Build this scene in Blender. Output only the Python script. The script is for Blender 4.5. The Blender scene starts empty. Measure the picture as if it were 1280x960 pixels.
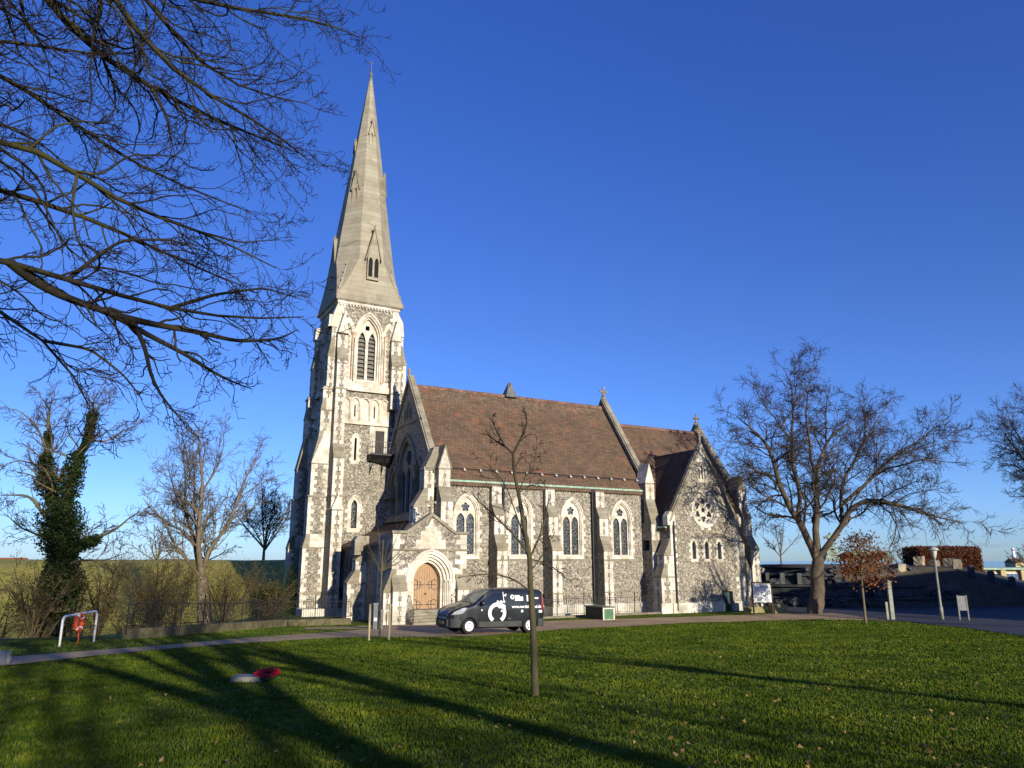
import bpy, bmesh, math, random
import numpy as np
from mathutils import Vector, Matrix
from mathutils.geometry import tessellate_polygon
R = math.radians
random.seed(7)
S = bpy.context.scene
COL = S.collection

# ------------------------------------------------------------------ camera, light, exposure
FPX, PITCH, EYE = 930.0, R(13.3), 4.2
cam_d = bpy.data.cameras.new('camera'); cam = bpy.data.objects.new('camera', cam_d); COL.objects.link(cam)
cam_d.sensor_fit = 'HORIZONTAL'; cam_d.sensor_width = 36; cam_d.lens = 36 * FPX / 1280
cam_d.clip_start = .1; cam_d.clip_end = 6000
cam.location = (0, 0, EYE); cam.rotation_euler = (R(90) + PITCH, 0, 0)
S.camera = cam

SUN_AZ, SUN_EL = R(30.5), R(13.5)          # the sun stands behind the photographer's right shoulder
sdir = Vector((math.sin(SUN_AZ) * math.cos(SUN_EL), -math.cos(SUN_AZ) * math.cos(SUN_EL), math.sin(SUN_EL)))  # towards the sun
W = bpy.data.worlds.new("World"); S.world = W; W.use_nodes = True
wn = W.node_tree; bg = wn.nodes['Background']
sky = wn.nodes.new('ShaderNodeTexSky'); sky.sky_type = 'NISHITA'; sky.sun_disc = False
sky.sun_elevation = SUN_EL; sky.sun_rotation = math.atan2(sdir.x, sdir.y)
sky.air_density = 1.0; sky.dust_density = 0.2; sky.ozone_density = 3.0; sky.altitude = 0
hs = wn.nodes.new('ShaderNodeHueSaturation'); hs.inputs['Saturation'].default_value = 1.15; hs.inputs['Hue'].default_value = .508
wn.links.new(sky.outputs[0], hs.inputs['Color'])
_tc = wn.nodes.new('ShaderNodeTexCoord'); _sp = wn.nodes.new('ShaderNodeSeparateXYZ'); wn.links.new(_tc.outputs['Generated'], _sp.inputs[0])
_cr = wn.nodes.new('ShaderNodeValToRGB'); _e = _cr.color_ramp.elements; _e.new(.5); _e.new(.5)
for _i, (_p, _c) in enumerate(((0, (.70, 1.04, 2.2, 1)), (.10, (.76, 1.0, 1.74, 1)), (.30, (.87, 1.0, 1.58, 1)), (.7, (.88, 1.08, 1.9, 1)))): _e[_i].position = _p; _e[_i].color = _c
wn.links.new(_sp.outputs[2], _cr.inputs[0])                 # clean winter air: less haze colour near the horizon
_mx = wn.nodes.new('ShaderNodeMix'); _mx.data_type = 'RGBA'; _mx.blend_type = 'MULTIPLY'; _mx.inputs[0].default_value = 1
wn.links.new(hs.outputs[0], _mx.inputs[6]); wn.links.new(_cr.outputs[0], _mx.inputs[7]); wn.links.new(_mx.outputs[2], bg.inputs['Color'])
bg.inputs['Strength'].default_value = 0.083
sd = bpy.data.lights.new('sun', 'SUN'); sd.energy = 5.0; sd.angle = R(.5); sd.color = (1, .90, .73)
sun = bpy.data.objects.new('sun', sd); COL.objects.link(sun)
sun.rotation_euler = sdir.to_track_quat('Z', 'Y').to_euler()
S.view_settings.view_transform = 'Standard'; S.view_settings.look = 'None'
S.view_settings.exposure = 0.45; S.view_settings.gamma = 1
S.render.engine = 'CYCLES'
S.cycles.max_bounces = 5; S.cycles.transparent_max_bounces = 6

# ------------------------------------------------------------------ survey helpers
def ray(x, y):
    v = 480 - y; h = x - 640
    return np.array([h, FPX * math.cos(PITCH) - v * math.sin(PITCH), FPX * math.sin(PITCH) + v * math.cos(PITCH)])
def at(x, y, Y):                          # surveyed point at ground distance Y
    r = ray(x, y); t = Y / r[1]
    return np.array([r[0] * t, Y, EYE + r[2] * t])
def gz(x, y):                             # height of the lawn and the ground round the church
    z = 2.6 - .05 * y
    k = .25
    z = .5 * (z + math.sqrt(z * z + k * k * .25))
    if y < 0: z = 2.6 - .02 * y
    # bank falling to the moat on the left, behind the path
    e = max(0, min(1, (-x - 19) / 8)) * max(0, min(1, (y - 33) / 6))
    e = max(e, max(0, min(1, (y - 76) / 8)) * max(0, min(1, (8 - x) / 10)))
    z -= 2.6 * e * e * (3 - 2 * e)
    z -= 3.0 * max(0, min(1, (y - 118) / 20))
    return z
def onlawn(x, y):
    r = ray(x, y); t = -1.6 / (r[2] + .05 * r[1]); P = np.array([0, 0, EYE]) + t * r
    if P[2] < .05:
        t = (0 - EYE) / r[2]; P = np.array([0, 0, EYE]) + t * r
    return (P[0], P[1])

# ------------------------------------------------------------------ materials
def new_mat(name, rough=.8, spec=.3):
    m = bpy.data.materials.new(name); m.use_nodes = True
    b = m.node_tree.nodes['Principled BSDF']; b.inputs['Roughness'].default_value = rough
    b.inputs['Specular IOR Level'].default_value = spec
    return m, m.node_tree, b
def nd(t, typ, **k):
    n = t.nodes.new(typ)
    for a, v in k.items():
        if a in n.inputs: n.inputs[a].default_value = v
        else: setattr(n, a, v)
    return n
def ramp(t, src, stops):
    r = t.nodes.new('ShaderNodeValToRGB'); e = r.color_ramp.elements
    while len(e) < len(stops): e.new(.5)
    for i, (p, c) in enumerate(stops):
        e[i].position = p; e[i].color = (*c, 1) if len(c) == 3 else c
    t.links.new(src, r.inputs[0]); return r
def objco(t, world=False):
    if world:
        g = t.nodes.new('ShaderNodeNewGeometry'); return g.outputs['Position']
    c = t.nodes.new('ShaderNodeTexCoord'); return c.outputs['Object']
def noise(t, co, scale, detail=4, rough=.55):
    n = nd(t, 'ShaderNodeTexNoise', Scale=scale, Detail=detail, Roughness=rough); t.links.new(co, n.inputs['Vector']); return n
def mix(t, fac, a, b, mode='MIX'):
    m = t.nodes.new('ShaderNodeMix'); m.data_type = 'RGBA'; m.blend_type = mode
    for sock, v in ((m.inputs[0], fac), (m.inputs[6], a), (m.inputs[7], b)):
        if hasattr(v, 'is_output') or isinstance(v, bpy.types.NodeSocket): t.links.new(v, sock)
        else: sock.default_value = v if not isinstance(v, tuple) else ((*v, 1) if len(v) == 3 else v)
    return m.outputs[2]
def bump(t, b, h, strength, dist):
    n = nd(t, 'ShaderNodeBump', Strength=strength, Distance=dist); t.links.new(h, n.inputs['Height']); t.links.new(n.outputs[0], b.inputs['Normal'])
def simple(name, c, rough=.7, metal=0, vary=.25, scale=3, spec=.3, emit=None, coat=0):
    m, t, b = new_mat(name, rough, spec)
    n = noise(t, objco(t), scale, 5)
    lo = tuple(x * (1 - vary) for x in c); hi = tuple(min(1, x * (1 + vary)) for x in c)
    r = ramp(t, n.outputs[0], [(.3, lo), (.7, hi)]); t.links.new(r.outputs[0], b.inputs['Base Color'])
    b.inputs['Metallic'].default_value = metal
    b.inputs['Coat Weight'].default_value = coat
    return m
def wallco(t):                             # (x + y, z): courses run level on every upright face
    s = t.nodes.new('ShaderNodeSeparateXYZ'); t.links.new(objco(t), s.inputs[0])
    a = nd(t, 'ShaderNodeMath', operation='ADD'); t.links.new(s.outputs[0], a.inputs[0]); t.links.new(s.outputs[1], a.inputs[1])
    c = t.nodes.new('ShaderNodeCombineXYZ'); t.links.new(a.outputs[0], c.inputs[0]); t.links.new(s.outputs[2], c.inputs[1])
    return c.outputs[0]
def mat_flint():
    m, t, b = new_mat('flint', .75, .35); co = objco(t)
    v = nd(t, 'ShaderNodeTexVoronoi', Scale=8.6); v.inputs['Randomness'].default_value = 1; t.links.new(co, v.inputs['Vector'])
    sp = t.nodes.new('ShaderNodeSeparateColor'); t.links.new(v.outputs['Color'], sp.inputs[0])
    c = ramp(t, sp.outputs[0], [(0, (.05, .045, .039)), (.3, (.10, .09, .074)), (.6, (.19, .17, .138)), (.82, (.28, .255, .205)), (1, (.44, .41, .34))])
    v2 = nd(t, 'ShaderNodeTexVoronoi', Scale=8.6, feature='DISTANCE_TO_EDGE'); t.links.new(co, v2.inputs['Vector'])
    mr = ramp(t, v2.outputs['Distance'], [(.02, (1, 1, 1)), (.11, (0, 0, 0))])
    c1 = mix(t, mr.outputs[0], c.outputs[0], (.30, .275, .225))
    n = noise(t, co, .5, 5); r2 = ramp(t, n.outputs[0], [(.3, (.86, .84, .80)), (.7, (1.1, 1.08, 1.04))])
    c2 = mix(t, 1.0, c1, r2.outputs[0], 'MULTIPLY')
    t.links.new(c2, b.inputs['Base Color']); bump(t, b, v2.outputs['Distance'], .6, .03)
    return m
def mat_ashlar(name, c, joint=.75, bw=.62, rh=.30, vary=.18, stain=.5, warm=(.62, .47, .30)):
    m, t, b = new_mat(name, .85, .2); co = objco(t)
    br = nd(t, 'ShaderNodeTexBrick', Scale=1.0); br.inputs['Brick Width'].default_value = bw; br.inputs['Row Height'].default_value = rh
    br.inputs['Mortar Size'].default_value = .012; br.inputs['Mortar Smooth'].default_value = .3; br.inputs['Bias'].default_value = 0
    br.inputs['Color1'].default_value = (*[x * (1 - vary) for x in c], 1); br.inputs['Color2'].default_value = (*[x * (1 + vary * .4) for x in c], 1)
    br.inputs['Mortar'].default_value = (*[x * joint for x in c], 1)
    t.links.new(wallco(t), br.inputs['Vector'])
    n = noise(t, co, .9, 6, .65); r1 = ramp(t, n.outputs[0], [(.35, (stain, stain * .97, stain * .9)), (.58, (1, 1, 1))])
    c1 = mix(t, 1.0, br.outputs[0], r1.outputs[0], 'MULTIPLY')
    n2 = noise(t, co, .35, 3); r2 = ramp(t, n2.outputs[0], [(.5, (0, 0, 0)), (.75, (.45, .45, .45))])
    c2 = mix(t, r2.outputs[0], c1, warm)
    n3 = noise(t, co, 14, 4); r3 = ramp(t, n3.outputs[0], [(.3, (.86, .86, .86)), (.7, (1.06, 1.06, 1.06))])
    c3 = mix(t, 1.0, c2, r3.outputs[0], 'MULTIPLY')
    t.links.new(c3, b.inputs['Base Color']); bump(t, b, n3.outputs[0], .35, .02)
    return m
def mat_roof():
    m, t, b = new_mat('clay_tiles', .8, .25); co = objco(t)
    s = t.nodes.new('ShaderNodeSeparateXYZ'); t.links.new(co, s.inputs[0])
    a = nd(t, 'ShaderNodeMath', operation='ADD'); t.links.new(s.outputs[0], a.inputs[0]); t.links.new(s.outputs[1], a.inputs[1])
    c_ = t.nodes.new('ShaderNodeCombineXYZ'); t.links.new(a.outputs[0], c_.inputs[0]); t.links.new(s.outputs[2], c_.inputs[1])
    br = nd(t, 'ShaderNodeTexBrick', Scale=1.0); br.inputs['Brick Width'].default_value = .34; br.inputs['Row Height'].default_value = .155
    br.inputs['Mortar Size'].default_value = .014; br.inputs['Mortar Smooth'].default_value = .5
    br.inputs['Color1'].default_value = (.092, .060, .038, 1); br.inputs['Color2'].default_value = (.138, .093, .058, 1); br.inputs['Mortar'].default_value = (.06, .032, .022, 1)
    t.links.new(c_.outputs[0], br.inputs['Vector'])
    n = noise(t, co, .8, 6, .7); r1 = ramp(t, n.outputs[0], [(.3, (.75, .78, .78)), (.5, (1, 1, 1)), (.72, (1.35, 1.15, 1.0))])
    c1 = mix(t, 1.0, br.outputs[0], r1.outputs[0], 'MULTIPLY')
    v = nd(t, 'ShaderNodeTexVoronoi', Scale=2.1); t.links.new(co, v.inputs['Vector']); sp = t.nodes.new('ShaderNodeSeparateColor'); t.links.new(v.outputs['Color'], sp.inputs[0])
    r2 = ramp(t, sp.outputs[0], [(.95, (0, 0, 0)), (.98, (.35, .35, .35))])
    c2 = mix(t, r2.outputs[0], c1, (.27, .085, .045))
    # pale lichen near the ridge
    r3 = ramp(t, s.outputs[2], [(0, (0, 0, 0)), (1, (1, 1, 1))]); mr = nd(t, 'ShaderNodeMapRange'); t.links.new(s.outputs[2], mr.inputs[0])
    mr.inputs[1].default_value = 16.3; mr.inputs[2].default_value = 18.3
    n4 = noise(t, co, 3.5, 6, .7); ml = nd(t, 'ShaderNodeMath', operation='MULTIPLY'); t.links.new(mr.outputs[0], ml.inputs[0])
    r4 = ramp(t, n4.outputs[0], [(.48, (0, 0, 0)), (.66, (.7, .7, .7))]); t.links.new(r4.outputs[0], ml.inputs[1])
    c3 = mix(t, ml.outputs[0], c2, (.24, .21, .15))
    t.links.new(c3, b.inputs['Base Color'])
    bump(t, b, br.outputs['Fac'], .5, -.02)
    return m
def mat_glass(name, c=(.02, .03, .045), rough=.12, leads=True):
    m, t, b = new_mat(name, rough, .6)
    co = objco(t)
    if leads:
        v = nd(t, 'ShaderNodeTexVoronoi', Scale=5.5, feature='DISTANCE_TO_EDGE'); t.links.new(co, v.inputs['Vector'])
        r1 = ramp(t, v.outputs['Distance'], [(.05, (.7, .7, .7)), (.10, (0, 0, 0))])
        n = noise(t, co, 2.5, 4); r2 = ramp(t, n.outputs[0], [(.35, tuple(x * .6 for x in c)), (.6, c), (.75, (.07, .09, .075))])
        cc = mix(t, r1.outputs[0], r2.outputs[0], (.22, .22, .19)); t.links.new(cc, b.inputs['Base Color'])
        n2 = noise(t, co, 6, 2); bump(t, b, n2.outputs[0], .25, .03)
    else: b.inputs['Base Color'].default_value = (*c, 1)
    return m
def mat_grass(name, a, bcol, c, world=True, bs=.6):
    m, t, b = new_mat(name, .7, .12); co = objco(t, world)
    n = noise(t, co, .35, 6, .7); r1 = ramp(t, n.outputs[0], [(.3, a), (.5, bcol), (.72, c)])
    n2 = noise(t, co, 9, 6, .75); r2 = ramp(t, n2.outputs[0], [(.25, (.45, .45, .4)), (.5, (1, 1, 1)), (.8, (1.5, 1.45, 1.2))])
    cc = mix(t, 1.0, r1.outputs[0], r2.outputs[0], 'MULTIPLY'); t.links.new(cc, b.inputs['Base Color'])
    n3 = noise(t, co, 22, 4, .7); bump(t, b, n3.outputs[0], bs, .06)
    return m
def mat_ground(name, lo, hi, scale=6, rough=.9, bmp=.5):
    m, t, b = new_mat(name, rough, .2); co = objco(t, True)
    n = noise(t, co, scale, 8, .75); r1 = ramp(t, n.outputs[0], [(.3, lo), (.7, hi)])
    n2 = noise(t, co, .4, 4); r2 = ramp(t, n2.outputs[0], [(.3, (.7, .7, .7)), (.7, (1.2, 1.15, 1.1))])
    cc = mix(t, 1.0, r1.outputs[0], r2.outputs[0], 'MULTIPLY'); t.links.new(cc, b.inputs['Base Color'])
    n3 = noise(t, co, 35, 4, .7); bump(t, b, n3.outputs[0], bmp * .3, .02)
    return m
def mat_bark(name, lo, hi, scale=4, moss=None):
    m, t, b = new_mat(name, .9, .15); co = objco(t, True)
    mp = nd(t, 'ShaderNodeMapping'); mp.inputs['Scale'].default_value = (1, 1, .35); t.links.new(co, mp.inputs[0])
    n = noise(t, mp.outputs[0], scale, 7, .75); r = ramp(t, n.outputs[0], [(.3, lo), (.7, hi)]); cc = r.outputs[0]
    if moss:
        n2 = noise(t, co, .9, 4); r2 = ramp(t, n2.outputs[0], [(.45, (0, 0, 0)), (.62, (.8, .8, .8))]); cc = mix(t, r2.outputs[0], cc, moss)
    t.links.new(cc, b.inputs['Base Color']); bump(t, b, n.outputs[0], .7, .04)
    return m
def mat_leaf(name, cols, rough=.7, spec=.12):
    m, t, b = new_mat(name, rough, spec)
    g = t.nodes.new('ShaderNodeNewGeometry'); n = noise(t, g.outputs['Position'], 3.5, 3, .8)
    k = len(cols); r = ramp(t, n.outputs[0], [(.3 + .4 * i / (k - 1), c) for i, c in enumerate(cols)])
    t.links.new(r.outputs[0], b.inputs['Base Color'])
    tr = t.nodes.new('ShaderNodeBsdfTranslucent'); t.links.new(r.outputs[0], tr.inputs[0])
    ms = t.nodes.new('ShaderNodeMixShader'); ms.inputs[0].default_value = .25
    t.links.new(b.outputs[0], ms.inputs[1]); t.links.new(tr.outputs[0], ms.inputs[2])
    t.links.new(ms.outputs[0], t.nodes['Material Output'].inputs[0])
    return m

FLINT = mat_flint()
LIME = mat_ashlar('limestone', (.68, .635, .535), stain=.58, warm=(.60, .49, .34))
LIMEG = mat_ashlar('weathered_limestone', (.30, .27, .20), joint=.6, stain=.6, warm=(.26, .22, .14))
SPIRE = mat_ashlar('spire_stone', (.33, .30, .225), joint=.5, bw=2.2, rh=.46, stain=.82, vary=.15, warm=(.38, .32, .21))
REDSTONE = simple('red_sandstone', (.40, .24, .16))
ROOF = mat_roof()
RIDGE = simple('ridge_clay', (.16, .09, .06), .8, vary=.45, scale=2)
COPPER = simple('green_copper', (.24, .36, .27), .6, vary=.4, scale=4)
LEAD = simple('lead', (.12, .12, .12), .6)
GLASS = mat_glass('stained_glass')
GLASSB = mat_glass('sky_tinted_glass', (.05, .10, .19), .10, False)  # blue base colour stands in for reflected sky
LOUVRE = simple('louvre_slats', (.16, .15, .13), .8)
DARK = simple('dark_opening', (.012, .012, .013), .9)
IRON = simple('black_iron', (.02, .02, .022), .5, .2)
GREYIRON = simple('grey_painted_iron', (.10, .105, .11), .5)
OAK = mat_bark('varnished_oak', (.29, .185, .105), (.42, .285, .17), 5)
WHITE = simple('white_paint', (.78, .78, .76), .5, vary=.06)
MOSSW = mat_ground('mossy_concrete', (.05, .05, .025), (.17, .15, .085), 3)
CONC = mat_ground('old_concrete', (.12, .105, .08), (.26, .235, .17), 5)

# ------------------------------------------------------------------ mesh tools
class MB:
    def __init__(s): s.v = []; s.f = []; s.mi = []; s.cur = 0
    def add(s, vs, fs):
        o = len(s.v); s.v += [tuple(map(float, p)) for p in vs]; s.f += [tuple(o + i for i in q) for q in fs]; s.mi += [s.cur] * len(fs)
        return s
    def box(s, x0, x1, y0, y1, z0, z1):
        vs = [(x, y, z) for z in (z0, z1) for y in (y0, y1) for x in (x0, x1)]
        return s.add(vs, [(0, 2, 3, 1), (4, 5, 7, 6), (0, 1, 5, 4), (2, 6, 7, 3), (0, 4, 6, 2), (1, 3, 7, 5)])
    def fbox(s, F, a0, a1, d0, d1, z0, z1):
        vs = [F(a, d, z) for z in (z0, z1) for d in (d0, d1) for a in (a0, a1)]
        return s.add(vs, [(0, 2, 3, 1), (4, 5, 7, 6), (0, 1, 5, 4), (2, 6, 7, 3), (0, 4, 6, 2), (1, 3, 7, 5)])
    def prism(s, A, B):                    # two matching closed loops, capped
        n = len(A); s.add(list(A) + list(B), [tuple(range(n))[::-1], tuple(range(n, 2 * n))] + [(i, (i + 1) % n, n + (i + 1) % n, n + i) for i in range(n)])
        return s
    def plate(s, F, outer, holes, d0, d1):
        loops = [outer] + list(holes); flat = [p for l in loops for p in l]
        tris = tessellate_polygon([[Vector((p[0], p[1], 0)) for p in l] for l in loops])
        n = len(flat); vs = [F(p[0], d1, p[1]) for p in flat] + [F(p[0], d0, p[1]) for p in flat]
        fs = [tuple(t) for t in tris] + [tuple(n + i for i in t[::-1]) for t in tris]
        o = 0
        for l in loops:
            k = len(l); fs += [(o + i, o + (i + 1) % k, n + o + (i + 1) % k, n + o + i) for i in range(k)]; o += k
        return s.add(vs, fs)
    def tube(s, pts, r, k=8, cap=True):
        pts = [Vector(p) for p in pts]; rs = r if isinstance(r, (list, tuple)) else [r] * len(pts)
        rings = []; prev = None
        for i, p in enumerate(pts):
            t = (pts[min(i + 1, len(pts) - 1)] - pts[max(i - 1, 0)]).normalized()
            if prev is None: prev = t.orthogonal().normalized()
            prev = (prev - t * prev.dot(t)).normalized(); q = t.cross(prev)
            rings.append([p + (prev * math.cos(6.28318 * j / k) + q * math.sin(6.28318 * j / k)) * rs[i] for j in range(k)])
        vs = [p for g in rings for p in g]; fs = []
        for i in range(len(pts) - 1):
            for j in range(k): fs.append((i * k + j, i * k + (j + 1) % k, (i + 1) * k + (j + 1) % k, (i + 1) * k + j))
        if cap: fs += [tuple(range(k))[::-1], tuple((len(pts) - 1) * k + j for j in range(k))]
        return s.add(vs, fs)
    def lathe(s, prof, k=20, c=(0, 0, 0), ax='z'):
        vs = []; 
        for (r, z) in prof:
            for j in range(k):
                a = 6.28318 * j / k; x, y = r * math.cos(a), r * math.sin(a)
                vs.append((c[0] + x, c[1] + y, c[2] + z) if ax == 'z' else ((c[0] + x, c[1] + z, c[2] + y) if ax == 'y' else (c[0] + z, c[1] + x, c[2] + y)))
        n = len(prof); fs = [(i * k + j, i * k + (j + 1) % k, (i + 1) * k + (j + 1) % k, (i + 1) * k + j) for i in range(n - 1) for j in range(k)]
        fs += [tuple(range(k))[::-1], tuple((n - 1) * k + j for j in range(k))]
        return s.add(vs, fs)
    def xform(s, M, i0=0):
        s.v[i0:] = [tuple(M @ Vector(p)) for p in s.v[i0:]]; return s
    def obj(s, name, mat, parent=None, smooth=False, bevel=0, recalc=True):
        me = bpy.data.meshes.new(name); me.from_pydata(s.v, [], s.f)
        mats = mat if isinstance(mat, (list, tuple)) else [mat]
        for m in mats: me.materials.append(m)
        if len(mats) > 1: me.polygons.foreach_set('material_index', s.mi)
        me.validate()
        if recalc:
            bm = bmesh.new(); bm.from_mesh(me); bmesh.ops.recalc_face_normals(bm, faces=bm.faces); bm.to_mesh(me); bm.free()
        if smooth: me.polygons.foreach_set('use_smooth', [True] * len(me.polygons))
        me.update()
        o = bpy.data.objects.new(name, me); COL.objects.link(o)
        if parent: o.parent = parent
        if bevel:
            b = o.modifiers.new('bevel', 'BEVEL'); b.width = bevel; b.segments = 2; b.limit_method = 'ANGLE'
        return o
def tag(o, label=None, cat=None, group=None, kind=None):
    if label: o['label'] = label
    if cat: o['category'] = cat
    if group: o['group'] = group
    if kind: o['kind'] = kind
    return o
def empty(name, loc=(0, 0, 0), rz=0, label=None, cat=None, group=None):
    o = bpy.data.objects.new(name, None); COL.objects.link(o); o.location = loc; o.rotation_euler = (0, 0, rz)
    o.empty_display_size = .3
    return tag(o, label, cat, group)
def copy_tree(o, parent=None):
    c = o.copy(); COL.objects.link(c)
    if parent: c.parent = parent
    for ch in list(o.children): copy_tree(ch, c)
    return c
def arch(cx, z0, zs, h, rise, n=8):        # pointed arch outline: jambs from z0, springing zs, half width h
    Rr = (h * h + rise * rise) / (2 * h); pts = [(cx - h, z0), (cx + h, z0)]
    th = math.asin(min(1, rise / Rr)) if Rr >= h and rise <= Rr else math.pi / 2
    if rise > h: th = math.acos((Rr - h) / Rr)
    for i in range(n + 1):
        a = th * i / n; pts.append((cx + h - Rr + Rr * math.cos(a), zs + Rr * math.sin(a)))
    for i in range(n - 1, -1, -1):
        a = th * i / n; pts.append((cx - h + Rr - Rr * math.cos(a), zs + Rr * math.sin(a)))
    out = [pts[0]]
    for p in pts[1:]:
        if math.dist(p, out[-1]) > 1e-4: out.append(p)
    return out
def aring(cx, zb, zs, h, rise, w, wr, n=8):   # open-footed pointed arch band
    o = arch(cx, zb, zs, h, rise, n)[1:] + [(cx - h, zb)]; i = arch(cx, zb, zs, h - w, rise - wr, n)[1:] + [(cx - h + w, zb)]
    return o + i[::-1]
def foil(cx, cz, c, q, n, rot=0, k=40):
    out = []
    for i in range(k):
        a = 6.28318 * i / k; best = 0
        for j in range(n):
            b = rot + 6.28318 * j / n; dx, dz = c * math.cos(b), c * math.sin(b)
            pr = dx * math.cos(a) + dz * math.sin(a); disc = pr * pr - (c * c - q * q)
            if disc >= 0: best = max(best, pr + math.sqrt(disc))
        out.append((cx + best * math.cos(a), cz + best * math.sin(a)))
    return out
def circ(cx, cz, r, k=32): return [(cx + r * math.cos(6.28318 * i / k), cz + r * math.sin(6.28318 * i / k)) for i in range(k)]
# ================================================================== CHURCH (local axes: x along the nave, y inwards, z up)
CH = empty('church', (-5.755, 55.0, 0), R(29), 'flint and limestone gothic church with a tall spire, brown tiled roof and rose window', 'church')
def SF(n0): return lambda a, d, z: (a, n0 - d, z)          # faces south
def WF(u0): return lambda a, d, z: (u0 - d, a, z)          # faces west
def EF(u0): return lambda a, d, z: (u0 + d, a, z)
def rect(a0, a1, z0, z1): return [(a0, z0), (a1, z0), (a1, z1), (a0, z1)]
def quoins(mb, F, a0, a1, z0, z1, d, wl=.42, ws=.2, side='both', h=.33, t=.02):
    """alternating long and short corner blocks along both upright edges of a face"""
    n = max(1, int(round((z1 - z0) / h))); hh = (z1 - z0) / n
    for i in range(n):
        za, zb = z0 + i * hh + .006, z0 + (i + 1) * hh - .006
        w = (wl if i % 2 else ws) * random.uniform(.9, 1.1); w = min(w, (a1 - a0) * .46)
        dd = d + t + random.uniform(-.004, .004)
        if side in ('both', 'lo'): mb.fbox(F, a0 - .012, a0 + w, d - .1, dd, za, zb)
        if side in ('both', 'hi'): mb.fbox(F, a1 - w, a1 + .012, d - .1, dd, za, zb)
def buttress(F, a0, a1, stages, parent=CH, name='buttress', gable=None, side_w=True, front=True, Fside=None, label=None, qh=.33, qw=(.46, .36)):
    """stages: [(projection, z bottom, z top, weathering top)], from the ground up; parts: flint core, quoins, weatherings"""
    core = MB(); q = MB(); wthr = MB()
    for i, (d, z0, z1, z2) in enumerate(stages):
        core.fbox(F, a0, a1, -.3, d, z0, z1)
        nd_ = stages[i + 1][0] if i + 1 < len(stages) else 0.0
        if z2 > z1:
            A = [F(a0 - .03, d + .05, z1), F(a0 - .03, nd_ - .02, z2), F(a0 - .03, nd_ - .3, z2), F(a0 - .03, nd_ - .3, z1)]
            B = [F(a1 + .03, d + .05, z1), F(a1 + .03, nd_ - .02, z2), F(a1 + .03, nd_ - .3, z2), F(a1 + .03, nd_ - .3, z1)]
            wthr.prism(A, B)
            wthr.fbox(F, a0 - .05, a1 + .05, -.2, d + .07, z1 - .09, z1 - .002)
        if front: quoins(q, F, a0, a1, z0 + .01, z1 - .1, d, wl=(a1 - a0) * qw[0], ws=(a1 - a0) * qw[1], h=qh)
    o = core.obj(name, FLINT, parent)
    q.obj('quoin', LIME, o)
    if wthr.v: wthr.obj('weathering', LIMEG, o)
    if label: tag(o, label)
    return o
def side_quoins(F, a_in, stages, sgn, z_lo=None):
    """quoins on the side face of a buttress, following its outer edge and its root"""
    mb = MB()
    for i, (d, z0, z1, z2) in enumerate(stages):
        lo, hi = (a_in - d, a_in) if sgn < 0 else (a_in, a_in + d)
        quoins(mb, F, lo, hi, z0 + .01, z1 - .1, 0, wl=min(d * .42, .46), ws=min(d * .27, .26))
        nd_ = stages[i + 1][0] if i + 1 < len(stages) else 0
        if z2 > z1 and sgn < 0:
            A = [(a_in - d, z1), (a_in, z1), (a_in, z2), (a_in - nd_, z2)]
            mb.plate(F, A, [], -.1, .022)
    return mb

RAILW = simple('dull_white_bracket', (.42, .42, .40))
# ---------------- nave
WX = [2.7, 7.35, 12.1, 17.05]
def gwin(F, cx, parent=CH):
    """two-light traceried window with toothed surround"""
    m = MB()
    m.plate(F, arch(cx, 4.42, 7.6, .99, 1.42), [arch(cx, 4.52, 7.6, .89, 1.3)], -.16, .035)
    m.plate(F, arch(cx, 4.46, 7.6, .90, 1.31), [arch(cx, 4.54, 7.6, .82, 1.22)], -.30, -.06)
    m.plate(F, aring(cx, 7.5, 7.6, 1.09, 1.54, .09, .11), [], .0, .10)   # hood mould
    m.fbox(F, cx - 1.08, cx + 1.08, -.2, .09, 4.26, 4.45)
    n = 10
    for i in range(n):
        z0 = 4.46 + i * .325; w = .30 if i % 2 else .12
        for sx in (-1, 1):
            a = sorted((cx + sx * .985, cx + sx * (.985 + w)))
            m.fbox(F, a[0], a[1], -.05, .022, z0, z0 + .31)
    o = m.obj('window', LIME, parent)
    t = MB()
    t.plate(F, arch(cx, 4.5, 7.6, .86, 1.27), [arch(cx - .40, 4.60, 7.1, .325, .52, 6), arch(cx + .40, 4.60, 7.1, .325, .52, 6), foil(cx, 8.06, .215, .135, 5, math.pi / 2)], -.33, -.2)
    t.obj('tracery', LIME, o)
    g = MB(); g.fbox(F, cx - .93, cx + .93, -.40, -.36, 4.5, 8.9); g.obj('glass', GLASS, o)
    b = MB()
    for k in range(9): b.fbox(F, cx - .7, cx + .7, -.35, -.337, 4.85 + k * .28, 4.87 + k * .28)
    b.obj('saddle_bar', IRON, o)
    return o
F = SF(0)
mb = MB()
mb.plate(F, rect(0, 20, -.5, 10.0), [arch(cx, 4.42, 7.6, .97, 1.40) for cx in WX], -.6, 0)
mb.fbox(SF(11.5), 0, 20, 0, .6, -1, 10.0)
nave = mb.obj('nave_wall', FLINT, CH)
for cx in WX: gwin(F, cx)
mb = MB()
mb.fbox(F, .01, 19.99, -.1, .06, 4.13, 4.24); mb.fbox(F, .01, 19.99, -.1, .07, 1.66, 1.76)
mb.obj('string_course', LIMEG, CH)
mb = MB()
mb.fbox(F, .01, 19.99, -.1, .16, -.5, .72); mb.prism([F(.01, .16, .72), F(.01, .0, .86), F(.01, -.1, .72)], [F(19.99, .16, .72), F(19.99, .0, .86), F(19.99, -.1, .72)])
mb.obj('plinth', LIME, CH)
mb = MB(); mb.fbox(F, .01, 19.99, -.1, .12, 9.72, 9.93)
k = 0
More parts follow.
